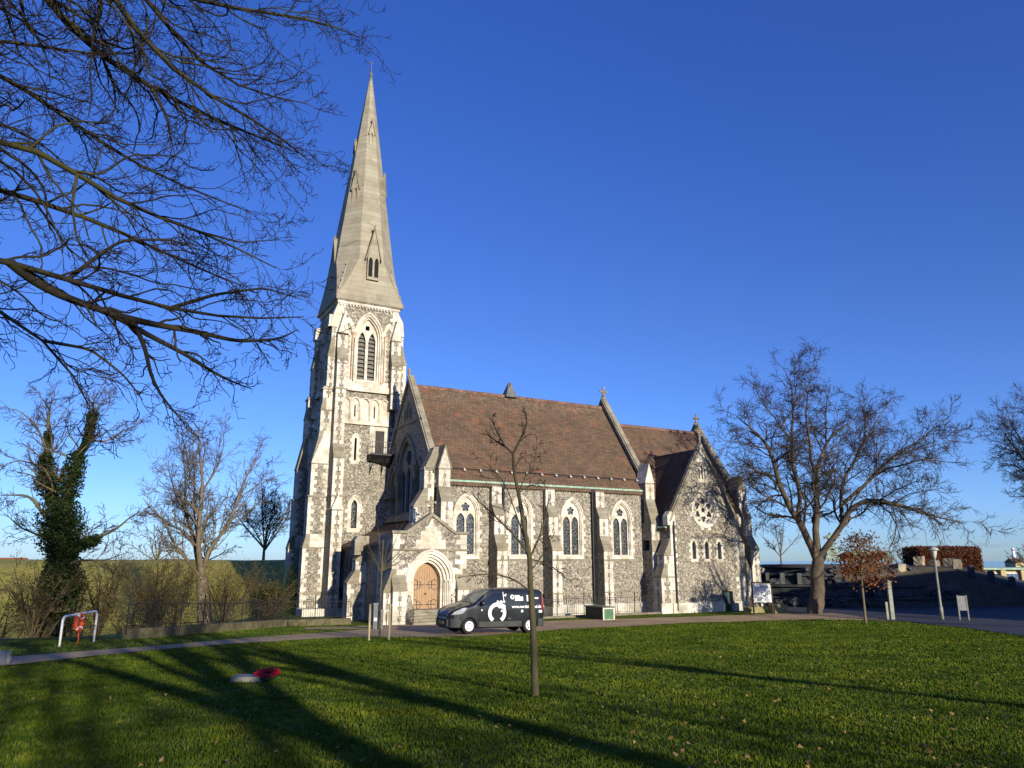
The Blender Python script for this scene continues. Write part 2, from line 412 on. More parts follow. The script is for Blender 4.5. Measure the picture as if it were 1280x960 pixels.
while k < 78: mb.fbox(F, .1 + k * .255, .1 + k * .255 + .13, -.05, .10, 9.55, 9.718); k += 1
mb.obj('cornice', LIME, CH)
mb = MB(); mb.fbox(F, .7, 19.3, .13, .32, 9.88, 10.02); mb.obj('gutter', COPPER, CH)
STN = [(1.35, -.5, 4.95, 6.15), (.85, 4.95, 7.55, 8.45), (.42, 7.55, 9.7, 9.7)]
for c in (5.02, 9.8, 14.62):
    buttress(F, c - .41, c + .41, STN)
    mb = MB()
    mb.fbox(F, c - .50, c + .50, -.1, 1.43, 1.66, 1.76); mb.fbox(F, c - .50, c + .50, -.1, 1.43, 4.13, 4.24)
    mb.obj('string_course', LIMEG, CH)
    mb = MB(); mb.fbox(F, c - .55, c + .55, -.1, 1.5, -.5, .73); mb.obj('plinth', LIME, CH)
    mb = MB(); mb.fbox(F, c - .5, c + .44, .80, .88, 8.28, 8.6)
for c, t in ((5.75, 9.9), (14.0, 9.9)):
    mb = MB(); mb.tube([F(c, .2, 9.95), F(c, .2, .3), F(c + .02, .35, .12)], .07, 8)
    for z in (2.2, 4.4, 6.6, 8.8): mb.tube([F(c, .2, z), F(c, .2, z + .1)], .1, 8)
    mb.fbox(F, c - .15, c + .15, .06, .33, 9.55, 9.86)
    mb.obj('downpipe', IRON, CH)
# roofs
def roofslab(u0, u1, nc, hw, ze, zr, th=.22, over=.3):
    sl = (zr - ze) / hw; mb = MB()
    for sgn in (-1, 1):
        e = nc + sgn * (hw + over); zee = ze - over * sl
        A = [(u0, nc, zr), (u0, e, zee), (u0, e, zee - th), (u0, nc, zr - th)]
        mb.prism(A, [(u1, p[1], p[2]) for p in A])
    return mb
roofslab(.3, 19.8, 5.75, 5.75, 10.25, 18.35).obj('nave_roof', ROOF, CH)
mb = MB()
k = 0
while k < 43:
    u = .35 + k * .455; h = random.uniform(-.012, .012)
    A = [(u, 5.75 - .22, 18.12 + h), (u, 5.75 - .10, 18.38 + h), (u, 5.75, 18.45 + h), (u, 5.75 + .10, 18.38 + h), (u, 5.75 + .22, 18.12 + h)]
    mb.prism(A, [(p[0] + .44, p[1], p[2]) for p in A]); k += 1
mb.obj('ridge_tiles', RIDGE, CH)
mb = MB()                                   # snow rail low on the roof and its pale brackets
mb.tube([(.9, .28, 10.95), (19.2, .28, 10.95)], .03, 6); mb.obj('snow_rail', IRON, CH)
for k in range(14):
    mb = MB(); u = 1.2 + k * 1.37; mb.box(u - .1, u + .1, .10, .34, 10.80, 10.88); mb.box(u - .03, u + .03, .2, .4, 10.8, 11.0); mb.obj('rail_bracket', RAILW, CH)
mb = MB()
mb.plate(SF(5.4), [(9.0, 18.3), (9.95, 18.3), (9.5, 19.5)], [], -.7, 0)
mb.prism([(8.9, 5.2, 18.2), (10.05, 5.2, 18.2), (10.05, 6.3, 18.2), (8.9, 6.3, 18.2)], [(9.44, 5.71, 19.65), (9.52, 5.71, 19.65), (9.52, 5.79, 19.65), (9.44, 5.79, 19.65)])
mb.obj('ridge_vent', LEAD, CH)

def coping(F, nc, hw, ze, zr, d0, d1, over=.25, w=.26, name='gable_coping', mat=None, both=True, z_lo=None):
    """two-step stone coping up both rakes of a gable"""
    mb = MB(); sl = (zr - ze) / hw; L = math.hypot(1, sl)
    for sgn in ((-1, 1) if both else (-1,)):
        e = nc + sgn * (hw + .05); ez = ze - .05 * sl
        nx, nz = sgn * sl / L, 1 / L
        for (t0, t1, a, b) in ((-.05, over, d0, d1), (over, over + .1, d0 + .1, d1 - .1)):
            o = [(nc + 0, zr + t0 * L), (e + nx * t0, ez + nz * t0), (e + nx * t1, ez + nz * t1), (nc, zr + t1 * L)]
            mb.plate(F, o, [], a, b)
    return mb.obj(name, mat or LIMEG, CH)
def cross(F, a, z, s=1.0, name='finial_cross', mat=None, d=0.0):
    mb = MB()
    mb.fbox(F, a - .10 * s, a + .10 * s, d - .1 * s, d + .1 * s, z - .1, z + .55 * s)
    mb.fbox(F, a - .17 * s, a + .17 * s, d - .17 * s, d + .17 * s, z + .5 * s, z + .62 * s)
    mb.fbox(F, a - .055 * s, a + .055 * s, d - .055 * s, d + .055 * s, z + .6 * s, z + 1.5 * s)
    mb.fbox(F, a - .42 * s, a + .42 * s, d - .053 * s, d + .053 * s, z + .97 * s, z + 1.08 * s)
    mb.plate(F, circ(a, z + 1.02 * s, .29 * s, 20), [circ(a, z + 1.02 * s, .2 * s, 20)], d - .05 * s, d + .05 * s)
    for dx, dz in ((-.42, 1.025), (.42, 1.025), (0, 1.48)):
        mb.plate(F, foil(a + dx * s, z + dz * s, .06 * s, .07 * s, 3, math.pi / 2, 18), [], d - .06 * s, d + .06 * s)
    return mb.obj(name, mat or LIMEG, CH)

# ---------------- west gable wall with its great window
F = WF(0)
nc = 5.75
holes = [arch(nc, 7.7, 11.1, 1.75, 2.6), arch(nc - 2.75, 7.7, 10.0, .82, 1.5), arch(nc + 2.75, 7.7, 10.0, .82, 1.5)] + \
        [arch(nc + k * .55, 15.4, 16.1 + (.4 if k == 0 else 0), .17, .34, 5) for k in (-1, 0, 1)]
mb = MB(); mb.plate(F, [(0, -.5), (11.5, -.5), (11.5, 10.2), (nc, 18.5), (0, 10.2)], holes, -.55, 0)
mb.obj('west_wall', FLINT, CH)
def west_window(cx, hw, zs, rise, hood=True):
    m = MB(); m.plate(F, arch(cx, 7.6, zs, hw + .22, rise + .3), [arch(cx, 7.72, zs, hw - .06, rise - .07)], -.3, .03)
    m.plate(F, aring(cx, zs - .8, zs, hw + .42, rise + .54, .22, .26), [], 0, .16)
    return m.obj('window', LIMEG, CH)
w = west_window(nc, 1.75, 11.1, 2.6)
mb = MB(); mb.plate(F, arch(nc, 7.72, 11.1, 1.7, 2.54), [arch(nc + k * 1.12, 7.9, 10.6 + (.1 if k == 0 else -.1), .46, .8, 6) for k in (-1, 0, 1)] + [foil(nc, 12.25, .4, .26, 6)], -.42, -.22)
mb.obj('tracery', LIMEG, w)
mb = MB(); mb.fbox(F, nc - 1.75, nc + 1.75, -.52, -.46, 7.75, 13.3); mb.obj('glass', GLASSB, w)
for s in (-1, 1):
    w = west_window(nc + s * 2.75, .82, 10.0, 1.5)
    mb = MB(); mb.plate(F, arch(nc + s * 2.75, 7.72, 10.0, .78, 1.45), [arch(nc + s * 2.75 + k * .37, 7.9, 9.8, .29, .5, 6) for k in (-1, 1)], -.42, -.22)
    mb.obj('tracery', LIMEG, w)
    mb = MB(); mb.fbox(F, nc + s * 2.75 - .8, nc + s * 2.75 + .8, -.52, -.46, 7.75, 11.3); mb.obj('glass', GLASSB, w)
mb = MB()
for k in (-1, 0, 1):
    zt = 16.1 + (.4 if k == 0 else 0)
    mb.plate(F, arch(nc + k * .55, 15.3, zt, .27, .46, 5), [arch(nc + k * .55, 15.42, zt, .16, .32, 5)], -.2, .03)
w = mb.obj('gable_lancets', LIMEG, CH)
mb = MB(); mb.fbox(F, nc - .8, nc + .8, -.4, -.34, 15.3, 17.1); mb.obj('glass', GLASSB, w)
mb = MB(); mb.fbox(F, 2.55, 8.95, -.05, .09, 14.95, 15.07)
mb.prism([F(.3, 0, 7.7), F(.3, .35, 7.2), F(.3, 0, 7.1)], [F(11, 0, 7.7), F(11, .35, 7.2), F(11, 0, 7.1)])
mb.obj('string_course', LIMEG, CH)
coping(F, nc, 5.75, 10.5, 18.6, -.5, .12)
mb = MB(); mb.lathe([(.10, 18.5), (.12, 18.9), (.2, 19.0), (.09, 19.1), (.14, 19.35), (.16, 19.5), (.05, 19.75)], 10, (-.0, nc, 0)); mb.obj('finial', LIMEG, CH)

# south-west corner buttresses
F = SF(0)
stS = [(1.25, -.5, 4.95, 5.8), (1.25, 5.8, 8.4, 9.4), (.72, 9.4, 10.75, 10.75)]
def corner_pair(uS0, uS1, west=True):
    buttress(F, uS0, uS1, stS)
    mb = MB(); mb.plate(F, [(uS0 - .04, 10.75), (uS1 + .04, 10.75), ((uS0 + uS1) / 2, 12.35)], [], -.25, .76); mb.obj('gablet', LIME, CH)
    mb = MB()
    c = (uS0 + uS1) / 2
    for sg in (-1, 1):
        mb.plate(F, [(c + sg * (.50), 10.68), (c + sg * .57, 10.72), (c, 12.55), (c, 12.35)], [], -.25, .82)
    mb.obj('gablet_coping', LIMEG, CH)
corner_pair(.08, .98)
stW = [(2.0, -.5, 6.1, 6.9), (1.5, 6.1, 8.0, 9.3), (.75, 8.0, 10.7, 12.4)]
FW = WF(0)
buttress(FW, .0, .85, stW)
side_quoins(SF(0), 0, stW, -1).obj('quoin', LIME, CH)
mb = MB(); mb.box(-.80, .15, -.03, .9, 10.7, 10.85); mb.obj('kneeler', LIME, CH)

# south-east end of the nave: gable coping, cross and pinnacled kneeler buttress
FE = EF(20)
mb = MB(); mb.plate(FE, [(0, 0), (11.5, 0), (11.5, 10.2), (nc, 18.5), (0, 10.2)], [], -.5, -.02); mb.obj('east_nave_gable', FLINT, CH)
coping(FE, nc, 5.75, 10.7, 18.85, -.55, .1, over=.2)
cross(SF(nc), 19.8, 19.0, .85)
buttress(F, 19.2, 20.1, [(1.25, -.5, 4.95, 5.8), (1.25, 5.8, 7.2, 9.2), (.7, 9.2, 10.6, 10.6)])
mb = MB(); mb.plate(F, [(19.15, 10.6), (20.15, 10.6), (19.65, 12.3)], [], -.6, .74); mb.obj('gablet', LIME, CH)

# ---------------- chancel
cw = 4.9; ci = nc - cw
mb = MB(); mb.fbox(SF(ci), 20, 31.6, -.5, 0, -1, 9.4); mb.fbox(SF(ci + 2 * cw), 20, 31.6, 0, .5, -1, 9.4)
FE = EF(31.6)
mb.plate(FE, [(ci, -1), (ci + 2 * cw, -1), (ci + 2 * cw, 9.5), (nc, 16.9), (ci, 9.5)], [], -.6, 0)
mb.obj('chancel_wall', FLINT, CH)
roofslab(20.05, 31.3, nc, cw, 9.75, 16.85).obj('chancel_roof', ROOF, CH)
mb = MB()
for k in range(25):
    u = 20.1 + k * .455; A = [(u, nc - .22, 16.62), (u, nc - .10, 16.88), (u, nc, 16.95), (u, nc + .10, 16.88), (u, nc + .22, 16.62)]
    mb.prism(A, [(p[0] + .44, p[1], p[2]) for p in A])
mb.obj('ridge_tiles', RIDGE, CH)
coping(FE, nc, cw, 9.9, 17.1, -.6, .12, over=.35)
cross(SF(nc), 31.4, 17.5, .8)
stE = [(1.9, -.5, 5.2, 6.4), (1.25, 5.2, 8.0, 9.0), (.9, 8.0, 10.6, 10.6)]
buttress(SF(ci), 30.7, 31.7, stE)
mb = MB(); mb.plate(SF(ci), [(30.65, 10.6), (31.75, 10.6), (31.2, 11.9)], [], -.5, .94); mb.obj('gablet', LIMEG, CH)
buttress(EF(31.6), ci + .02, ci + .92, [(1.5, -.5, 5.2, 6.4), (1.0, 5.2, 8.0, 10.0)])
side_quoins(SF(ci + .02), 31.6, [(1.5, -.5, 5.2, 6.4), (1.0, 5.2, 8.0, 10.0)], 1).obj('quoin', LIME, CH)

# ---------------- south transept (vestry gable with the rose window)
tn = -2.6; tu0, tu1, tc = 20.05, 27.7, 23.88; tz = 13.75
F = SF(tn)
def tl(x): return arch(x, 4.25, 5.35, .22, .42, 6)
rose_c = (tc + .08, 8.35)
cellar = rect(25.35, 26.6, -.3, 1.62)
mb = MB(); mb.plate(F, [(tu0, -.5), (25.35, -.5), (25.35, 1.62), (26.6, 1.62), (26.6, -.5), (tu1, -.5), (tu1, 7.2), (tc, tz), (tu0, 7.2)], [circ(*rose_c, 1.32)] + [tl(tc + .05 + k * 1.42) for k in (-1, 0, 1)] + [arch(tc + k * .33, 10.95, 11.8 + (.25 if k == 0 else 0), .08, .16, 4) for k in (-1, 0, 1)], -.5, 0)
mb.box(tu0, tu0 + .5, tn + .5, 1.2, -.5, 6.9); mb.box(tu1 - .5, tu1, tn + .5, 1.2, -.5, 6.9)
mb.obj('transept_wall', FLINT, CH)
mb = MB()
sl = (tz - 7.2) / (tc - tu0)
for sg, e in ((-1, tu0), (1, tu1)):
    e2 = e + sg * .22; ze = 7.2 - .22 * sl
    A = [(tc, tz - .1), (e2, ze - .1), (e2, ze - .32), (tc, tz - .32)]
    mb.prism([(p[0], tn + .3, p[1]) for p in A], [(p[0], 4.8 if abs(p[0] - tc) < .01 else .9, p[1]) for p in A])
mb.obj('transept_roof', ROOF, CH)
mb = MB(); mb.box(tu0 - .34, tu0 - .16, tn + .25, .95, 6.78, 6.92); mb.obj('gutter', COPPER, CH)
coping(F, tc, (tu1 - tu0) / 2, 7.35, tz + .05, -.42, .12, over=.16)
cross(F, tc, tz + .5, .95, d=-.1)
mb = MB()
for x in (tu0 - .1, tu1 + .1):
    sg = -1 if x < tc else 1
    mb.plate(F, [(x - sg * .65, 7.0), (x + sg * .22, 7.0), (x + sg * .22, 7.75), (x - sg * .1, 8.15), (x - sg * .55, 7.9)], [], -.5, .1)
mb.plate(F, [(tc - .62, 12.45), (tc + .62, 12.45), (tc + .12, 13.75), (tc - .12, 13.75)], [], -.1, .03)
mb.obj('kneeler', LIME, CH)
mb = MB()
for k in (-1, 0, 1):
    mb.plate(F, arch(tc + k * .33, 10.85, 11.85 + (.25 if k == 0 else 0), .155, .3, 4), [arch(tc + k * .33, 10.97, 11.8 + (.25 if k == 0 else 0), .075, .15, 4)], -.1, .025)
mb.fbox(F, tc - .62, tc + .62, -.02, .02, 10.7, 10.84)
o = mb.obj('gable_slits', LIME, CH)
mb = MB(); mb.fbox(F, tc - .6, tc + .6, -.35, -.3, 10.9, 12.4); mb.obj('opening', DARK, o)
mb = MB()
mb.plate(F, circ(*rose_c, 1.5, 40), [circ(*rose_c, 1.3, 40)], -.2, .06)
mb.plate(F, circ(*rose_c, 1.31, 40), [circ(*rose_c, 1.2, 40)], -.3, -.05)
for k in range(12):
    a = 6.28318 * k / 12 + .26; ca, sa = math.cos(a), math.sin(a)
    if k % 3 == 1: continue
    cx, cz = rose_c[0] + 1.58 * ca, rose_c[1] + 1.58 * sa
    mb.fbox(F, cx - .16, cx + .16, -.05, .025, cz - .16, cz + .16)
o = mb.obj('rose_window', LIME, CH)
hol = [foil(rose_c[0], rose_c[1], .0, .20, 1, 0, 20)]
for k in range(6):
    a = math.pi / 2 + 6.28318 * k / 6; hol.append(foil(rose_c[0] + .74 * math.cos(a), rose_c[1] + .74 * math.sin(a), .14, .145, 3, a, 26))
    a += math.pi / 6; r = 1.02; c = (rose_c[0] + r * math.cos(a), rose_c[1] + r * math.sin(a)); hol.append(circ(*c, .105, 12))
    a2 = math.pi / 6 + 6.28318 * k / 6 + math.pi / 6
mb = MB(); mb.plate(F, circ(*rose_c, 1.22, 40), hol, -.34, -.2); mb.obj('tracery', LIME, o)
mb = MB(); mb.plate(F, circ(*rose_c, 1.25, 24), [], -.45, -.4); mb.obj('glass', GLASS, o)
for k in (-1, 0, 1):
    cx = tc + .05 + k * 1.42; mb = MB()
    mb.plate(F, arch(cx, 4.05, 5.35, .40, .66, 6), [arch(cx, 4.27, 5.35, .21, .40, 6)], -.2, .03)
    for i in range(6):
        w_ = .16 if i % 2 else .0
        for sx in (-1, 1):
            if w_: 
                a = sorted((cx + sx * .395, cx + sx * (.395 + w_))); mb.fbox(F, a[0], a[1], -.05, .02, 4.06 + i * .25, 4.3 + i * .25)
    o = mb.obj('lancet_window', LIME, CH)
    mb = MB(); mb.fbox(F, cx - .3, cx + .3, -.34, -.3, 4.2, 5.9); mb.obj('glass', GLASS, o)
mb = MB(); mb.fbox(F, tc - 1.3, tc + 1.5, -.05, .05, 6.42, 6.55); mb.fbox(F, tu0 + .01, tu1 - .01, -.1, .06, 1.72, 1.82)
mb.box(tu0 - .06, tu0 + .1, tn + .01, 1.2, 1.72, 1.82)
mb.obj('string_course', LIMEG, CH)
mb = MB(); mb.fbox(F, tu0 - .15, 25.35, -.2, .15, -.5, .8); mb.fbox(F, 26.6, tu1 + .15, -.2, .15, -.5, .8); mb.box(tu0 - .15, tu0 + .1, tn + .2, 0, -.5, .8)
mb.obj('plinth', LIME, CH)
mb = MB(); mb.fbox(F, 25.35, 26.6, -.45, -.4, -.4, 1.6); mb.obj('cellar_door', simple('teal_door', (.03, .055, .06)), CH)
mb = MB(); mb.fbox(F, 25.3, 26.65, -.05, .06, 1.62, 1.76); mb.obj('lintel', LIMEG, CH)
mb = MB(); quoins(mb, F, tu0, tu1, .82, 7.0, 0, wl=.62, ws=.34); mb.obj('quoin', LIME, CH)
stT = [(1.15, -.5, 2.9, 3.9), (.75, 2.9, 4.6, 6.0)]
buttress(WF(tu0), tn + .02, tn + .9, stT); side_quoins(SF(tn + .02), tu0, stT, -1).obj('quoin', LIME, CH)
mb = MB(); mb.box(tu0 - 1.3, tu0 - .1, tn - .05, tn + 1.0, -.5, .8); mb.obj('plinth', LIME, CH)
stT2 = [(1.2, -.5, 3.2, 4.6), (.6, 3.2, 5.6, 6.8)]
buttress(EF(tu1), tn + .02, tn + .9, stT2); side_quoins(SF(tn + .02), tu1, stT2, 1).obj('quoin', LIME, CH)
mb = MB(); mb.tube([F(tu0 + .28, .14, 7.3), F(tu0 + .3, .14, .2)], .065, 8); mb.tube([(tu0 - .25, tn + 1.6, 6.8), (tu0 - .12, tn + 1.6, 6.4), (tu0 - .12, tn + 1.6, .2)], .06, 8)
mb.obj('downpipe', IRON, CH)
mb = MB(); mb.tube([(tu0 - .1, tn + 1.2, 4.5), (tu0 - .45, tn + 1.2, 4.75)], .03, 6); mb.lathe([(.02, 4.8), (.13, 4.72), (.12, 4.55), (.03, 4.5)], 12, (tu0 - .45, tn + 1.2, 0)); mb.obj('wall_lamp', WHITE, CH)

# ---------------- lean-to narthex west of the nave
lu = -3.9
F = WF(lu)
mb = MB(); mb.plate(F, rect(-.2, 9.9, -1, 5.35), [arch(x, 2.0, 3.9, .33, .62, 6) for x in (5.5, 6.55, 7.6, 8.65)], -.45, 0); mb.obj('narthex_wall', FLINT, CH)
for x in (5.5, 6.55, 7.6, 8.65):
    mb = MB(); mb.plate(F, arch(x, 1.9, 3.9, .46, .82, 6), [arch(x, 2.05, 3.9, .31, .6, 6)], -.2, .05); o = mb.obj('lancet_window', LIMEG, CH)
    mb = MB(); mb.fbox(F, x - .4, x + .4, -.4, -.36, 1.9, 4.7); mb.obj('glass', GLASSB, o)
mb = MB(); A = [(lu - .3, 5.2), (0, 7.15), (0, 6.95), (lu - .3, 5.0)]
mb.prism([(p[0], -.1, p[1]) for p in A], [(p[0], 9.9, p[1]) for p in A]); mb.obj('narthex_roof', ROOF, CH)
mb = MB(); mb.fbox(F, -.2, 9.9, .0, .12, 4.85, 5.0); mb.fbox(F, -.2, 9.9, -.05, .09, 1.6, 1.72); mb.obj('string_course', LIMEG, CH)
stN = [(1.35, -1, 2.6, 3.5), (.8, 2.6, 4.2, 4.9)]
buttress(F, 2.9, 3.7, stN); side_quoins(SF(2.9), lu, stN, -1).obj('quoin', LIME, CH)
mb = MB(); mb.plate(SF(2.86), [(lu - .95, 4.55), (lu + .1, 4.55), (lu + .1, 5.9), (lu - .75, 5.9), (lu - .95, 5.6)], [], -.9, 0); mb.obj('kneeler', LIMEG, CH)

# ---------------- porch
pn = -3.0; pu0, pu1, pc = -4.1, 1.3, -1.38
F = SF(pn)
mb = MB()
outer = [(pu0, -.3), (pc - 1.56, -.3), (pc - 1.56, 2.9)] ; 
dh = arch(pc, -.3, 2.9, 1.56, 1.85, 10)
body = [(pu0, -.3), (pu1, -.3), (pu1, 6.0), (pc + 1.7, 6.0), (pc, 7.15), (pc - 1.7, 6.0), (pu0, 6.0)]
mb.plate(F, body, [arch(pc, -.2, 2.9, 1.6, 1.88, 10)], -.5, 0)
mb.box(pu0, pu0 + .5, pn + .5, -.1, -.3, 5.9); mb.box(pu1 - .5, pu1, pn + .5, 0, -.3, 5.9)
mb.box(pu0 + .4, pu1 - .4, pn + .4, 0, 5.3, 5.6)
mb.obj('porch', FLINT, CH)
mb = MB()
zz = .98
for (h, r, dd0, dd1) in ((1.64, 1.94, -.3, .05), (1.47, 1.76, -.5, -.12), (1.30, 1.58, -.75, -.3), (1.14, 1.42, -1.0, -.5)):
    mb.plate(F, arch(pc, zz - .3, 2.85, h, r, 12), [arch(pc, zz - .25 if h < 1.5 else zz - .25, 2.85, h - .17, r - .21, 12)], dd0, dd1)
mb.plate(F, aring(pc, 2.7, 2.85, 1.76, 2.09, .13, .16, 12), [], 0, .13)
o = mb.obj('door_surround', LIME, CH)
mb = MB()
for sx in (-1, 1):
    for (h, d) in ((1.40, -.06), (1.22, -.24)):
        mb.lathe([(.09, .98), (.09, 1.1), (.05, 1.15), (.05, 2.7), (.1, 2.82), (.1, 2.9)], 10, (pc + sx * (h + .03), pn - d, 0))
mb.obj('shaft', LIME, o)
mb = MB()
mb.plate(F, arch(pc, .95, 2.85, 1.02, 1.28, 12), [], -1.05, -.97)
for k in range(-5, 6):
    pass
dr = mb.obj('door', OAK, CH)
mb = MB()
for k in range(-5, 6): mb.fbox(F, pc + k * .18 - .008, pc + k * .18 + .008, -.972, -.962, .98, 2.85 + 1.2 * math.sqrt(max(0, 1 - (abs(k * .18) / 1.0) ** 1.6)))
mb.obj('board_joint', simple('oak_joint', (.16, .08, .035)), dr)
for z in (1.25, 2.55):
    for sx in (-1, 1):
        mb = MB(); mb.fbox(F, *sorted((pc + sx * .86, pc + sx * .06)), -.968, -.945, z - .02, z + .02)
        for s2 in (-1, 1):
            for (x0, rr) in ((.62, .17), (.36, .12)):
                pts = [F(pc + sx * (x0 - rr * 1.2 * math.cos(t) + rr * .5), -.95, z + s2 * (.02 + rr * 1.9 * math.sin(t))) for t in [0.2 * i for i in range(14)]]
                mb.tube(pts, .016, 5)
        mb.obj('strap_hinge', IRON, dr)
mb = MB(); mb.lathe([(.02, 0), (.07, .01), (.07, .03), (.02, .04)], 12, (pc + .07, pn + .93, 1.95), 'y'); mb.obj('door_handle', IRON, dr)
# quoins, string, parapet coping, gable panel
mb = MB(); quoins(mb, F, pu0, pu1, .9, 5.9, 0, wl=.85, ws=.5); quoins(mb, WF(pu0), pn, -.2, .9, 5.9, 0)
for i in range(9):
    w_ = .36 if i % 2 else .1; z0 = .95 + i * .34; xx = 1.54
    for sx in (-1, 1):
        hx = 1.64 if z0 < 2.85 else 1.64 * math.sqrt(max(0.05, 1 - ((z0 + .17 - 2.85) / 2.3) ** 1.5))
        a = sorted((pc + sx * hx, pc + sx * (hx + w_ + .12))); mb.fbox(F, a[0], a[1], -.05, .022, z0, z0 + .325)
mb.obj('quoin', LIME, CH)
mb = MB(); mb.fbox(F, pu0 - .1, pu1 + .1, -.1, .12, 4.80, 4.92); mb.box(pu0 - .12, pu0 + .05, pn - .1, 0, 4.8, 4.92)
mb.fbox(F, pu0 - .1, pc - 1.75, -.1, .1, 1.95, 2.05); mb.fbox(F, pc + 1.75, pu1 + .1, -.1, .1, 1.95, 2.05)
cp = [(pu0 - .12, 5.93), (pc - 1.75, 5.93), (pc, 7.12), (pc + 1.75, 5.93), (pu1 + .12, 5.93), (pu1 + .12, 6.1), (pc + 1.82, 6.1), (pc, 7.36), (pc - 1.82, 6.1), (pu0 - .12, 6.1)]
mb.plate(F, cp, [], -.55, .14)
mb.obj('porch_coping', LIMEG, CH)
mb = MB(); mb.plate(F, [(pc - 1.0, 4.93), (pc + 1.0, 4.93), (pc, 6.95)], [[(pc - .68, 5.05), (pc + .68, 5.05), (pc, 6.28)]], -.05, .05)
mb.plate(F, [(pc - .68, 5.05), (pc + .68, 5.05), (pc, 6.28)], [], -.04, .012)
for i in range(5):
    z0 = 4.94 + i * .3; w_ = 1.0 * (1 - (z0 - 4.93) / 1.8) + (.25 if i % 2 else .1)
    mb.fbox(F, pc - w_, pc + w_, -.04, .018, z0, z0 + .28)
mb.fbox(F, pc - .5, pc + .5, 0, .04, 5.16, 5.26); mb.plate(F, foil(pc, 5.62, .13, .13, 3, math.pi / 2), [foil(pc, 5.62, .1, .09, 3, math.pi / 2)], 0, .05)
mb.obj('gable_panel', LIME, CH)
cross(F, pc, 7.3, .75, d=-.15)
mb = MB(); mb.fbox(F, pu0 - .28, pc - 1.55, -.3, .2, -.3, .92); mb.fbox(F, pc + 1.55, pu1 + .2, -.3, .2, -.3, .92); mb.box(pu0 - .28, pu0 + .1, pn + .3, 0, -.3, .92)
A = [F(pu0 - .28, .2, .92), F(pu0 - .28, -.3, .92), F(pu0, -.3, 2.6), F(pu0, .0, 2.6)]
mb.obj('plinth', LIME, CH)
stP = [(.42, -.3, 2.3, 3.3)]
for (a0, a1) in ((pu0 - .02, pu0 + .92), (pu1 - .8, pu1 + .02)):
    buttress(F, a0, a1, stP)
stP2 = [(.5, -.3, 2.2, 3.6)]
buttress(WF(pu0), pn + .0, pn + .9, stP2); side_quoins(SF(pn), pu0, stP2, -1).obj('quoin', LIME, CH)
buttress(EF(pu1), pn + .0, pn + .9, stP2); side_quoins(SF(pn), pu1, stP2, 1).obj('quoin', LIME, CH)
# steps and handrails
mb = MB()
for i in range(6): mb.fbox(F, pc - 1.75 - i * .02, pc + 1.75 + i * .02, -1.3 if i == 0 else -.3 + i * .0, .25 + i * .33, -.2, .98 - i * .165)
mb.obj('step', LIMEG, CH)
for sx in (-1, 1):
    mb = MB(); x = pc + sx * 1.55
    mb.tube([F(x, .0, 1.95), F(x, .45, 1.85), F(x + sx * .25, 1.75, .98), F(x + sx * .3, 1.95, .85)], .025, 6)
    mb.tube([F(x, .0, 1.1), F(x, .45, 1.02), F(x + sx * .25, 1.75, .28)], .018, 6)
    for t in (0, .25, .5, .75, 1): 
        xx = x + sx * .25 * t; d = .2 + 1.5 * t; z = 1.88 - .85 * t; mb.tube([F(xx, d, z - .95), F(xx, d, z + .02)], .016, 5)
        mb.tube([F(xx + .08 * math.cos(a), d + .16 + .0, z - .45 + .13 * math.sin(a)) if False else F(xx, d + .13 * math.cos(a) + .17, z - .45 + .13 * math.sin(a)) for a in [i * .7 for i in range(9)]], .01, 4)
    mb.obj('handrail', IRON, CH)
mb = MB(); mb.fbox(F, pc + 1.62, pc + 1.98, .03, .05, 2.3, 2.85); mb.obj('notice_sheet', WHITE, CH)
# ---------------- tower
t0, t1, s0, s1 = -5.15, .35, 9.8, 15.6       # plan of the shaft
tcx, tcy = (t0 + t1) / 2, (s0 + s1) / 2
FS, FWt = SF(s0), WF(t0)
wc = -2.35                                  # axis of the south face windows
def belfry(F, cx, wall_holes):
    wall_holes.append(arch(cx, 19.1, 22.6, 1.12, 1.9, 10))
hs_ = []; belfry(FS, wc, hs_)
hs_ += [arch(-3.05, 12.3, 14.1, .1, .14, 4), arch(wc - .55, 6.7, 8.55, .27, .5, 6)]
mb = MB(); mb.plate(FS, rect(t0, t1, -1.2, 25.5), hs_, -.6, 0)
hw_ = []; belfry(FWt, tcy, hw_)
mb.plate(FWt, rect(s0 + .6, s1, -1.2, 25.5), hw_ + [arch(tcy, 8.2, 10.4, .3, .6, 6)], -.6, 0)
mb.box(t1 - .6, t1, s0 + .6, s1, -1.2, 25.5); mb.box(t0 + .6, t1 - .6, s1 - .6, s1, -1.2, 25.5)
mb.obj('tower_wall', FLINT, CH)
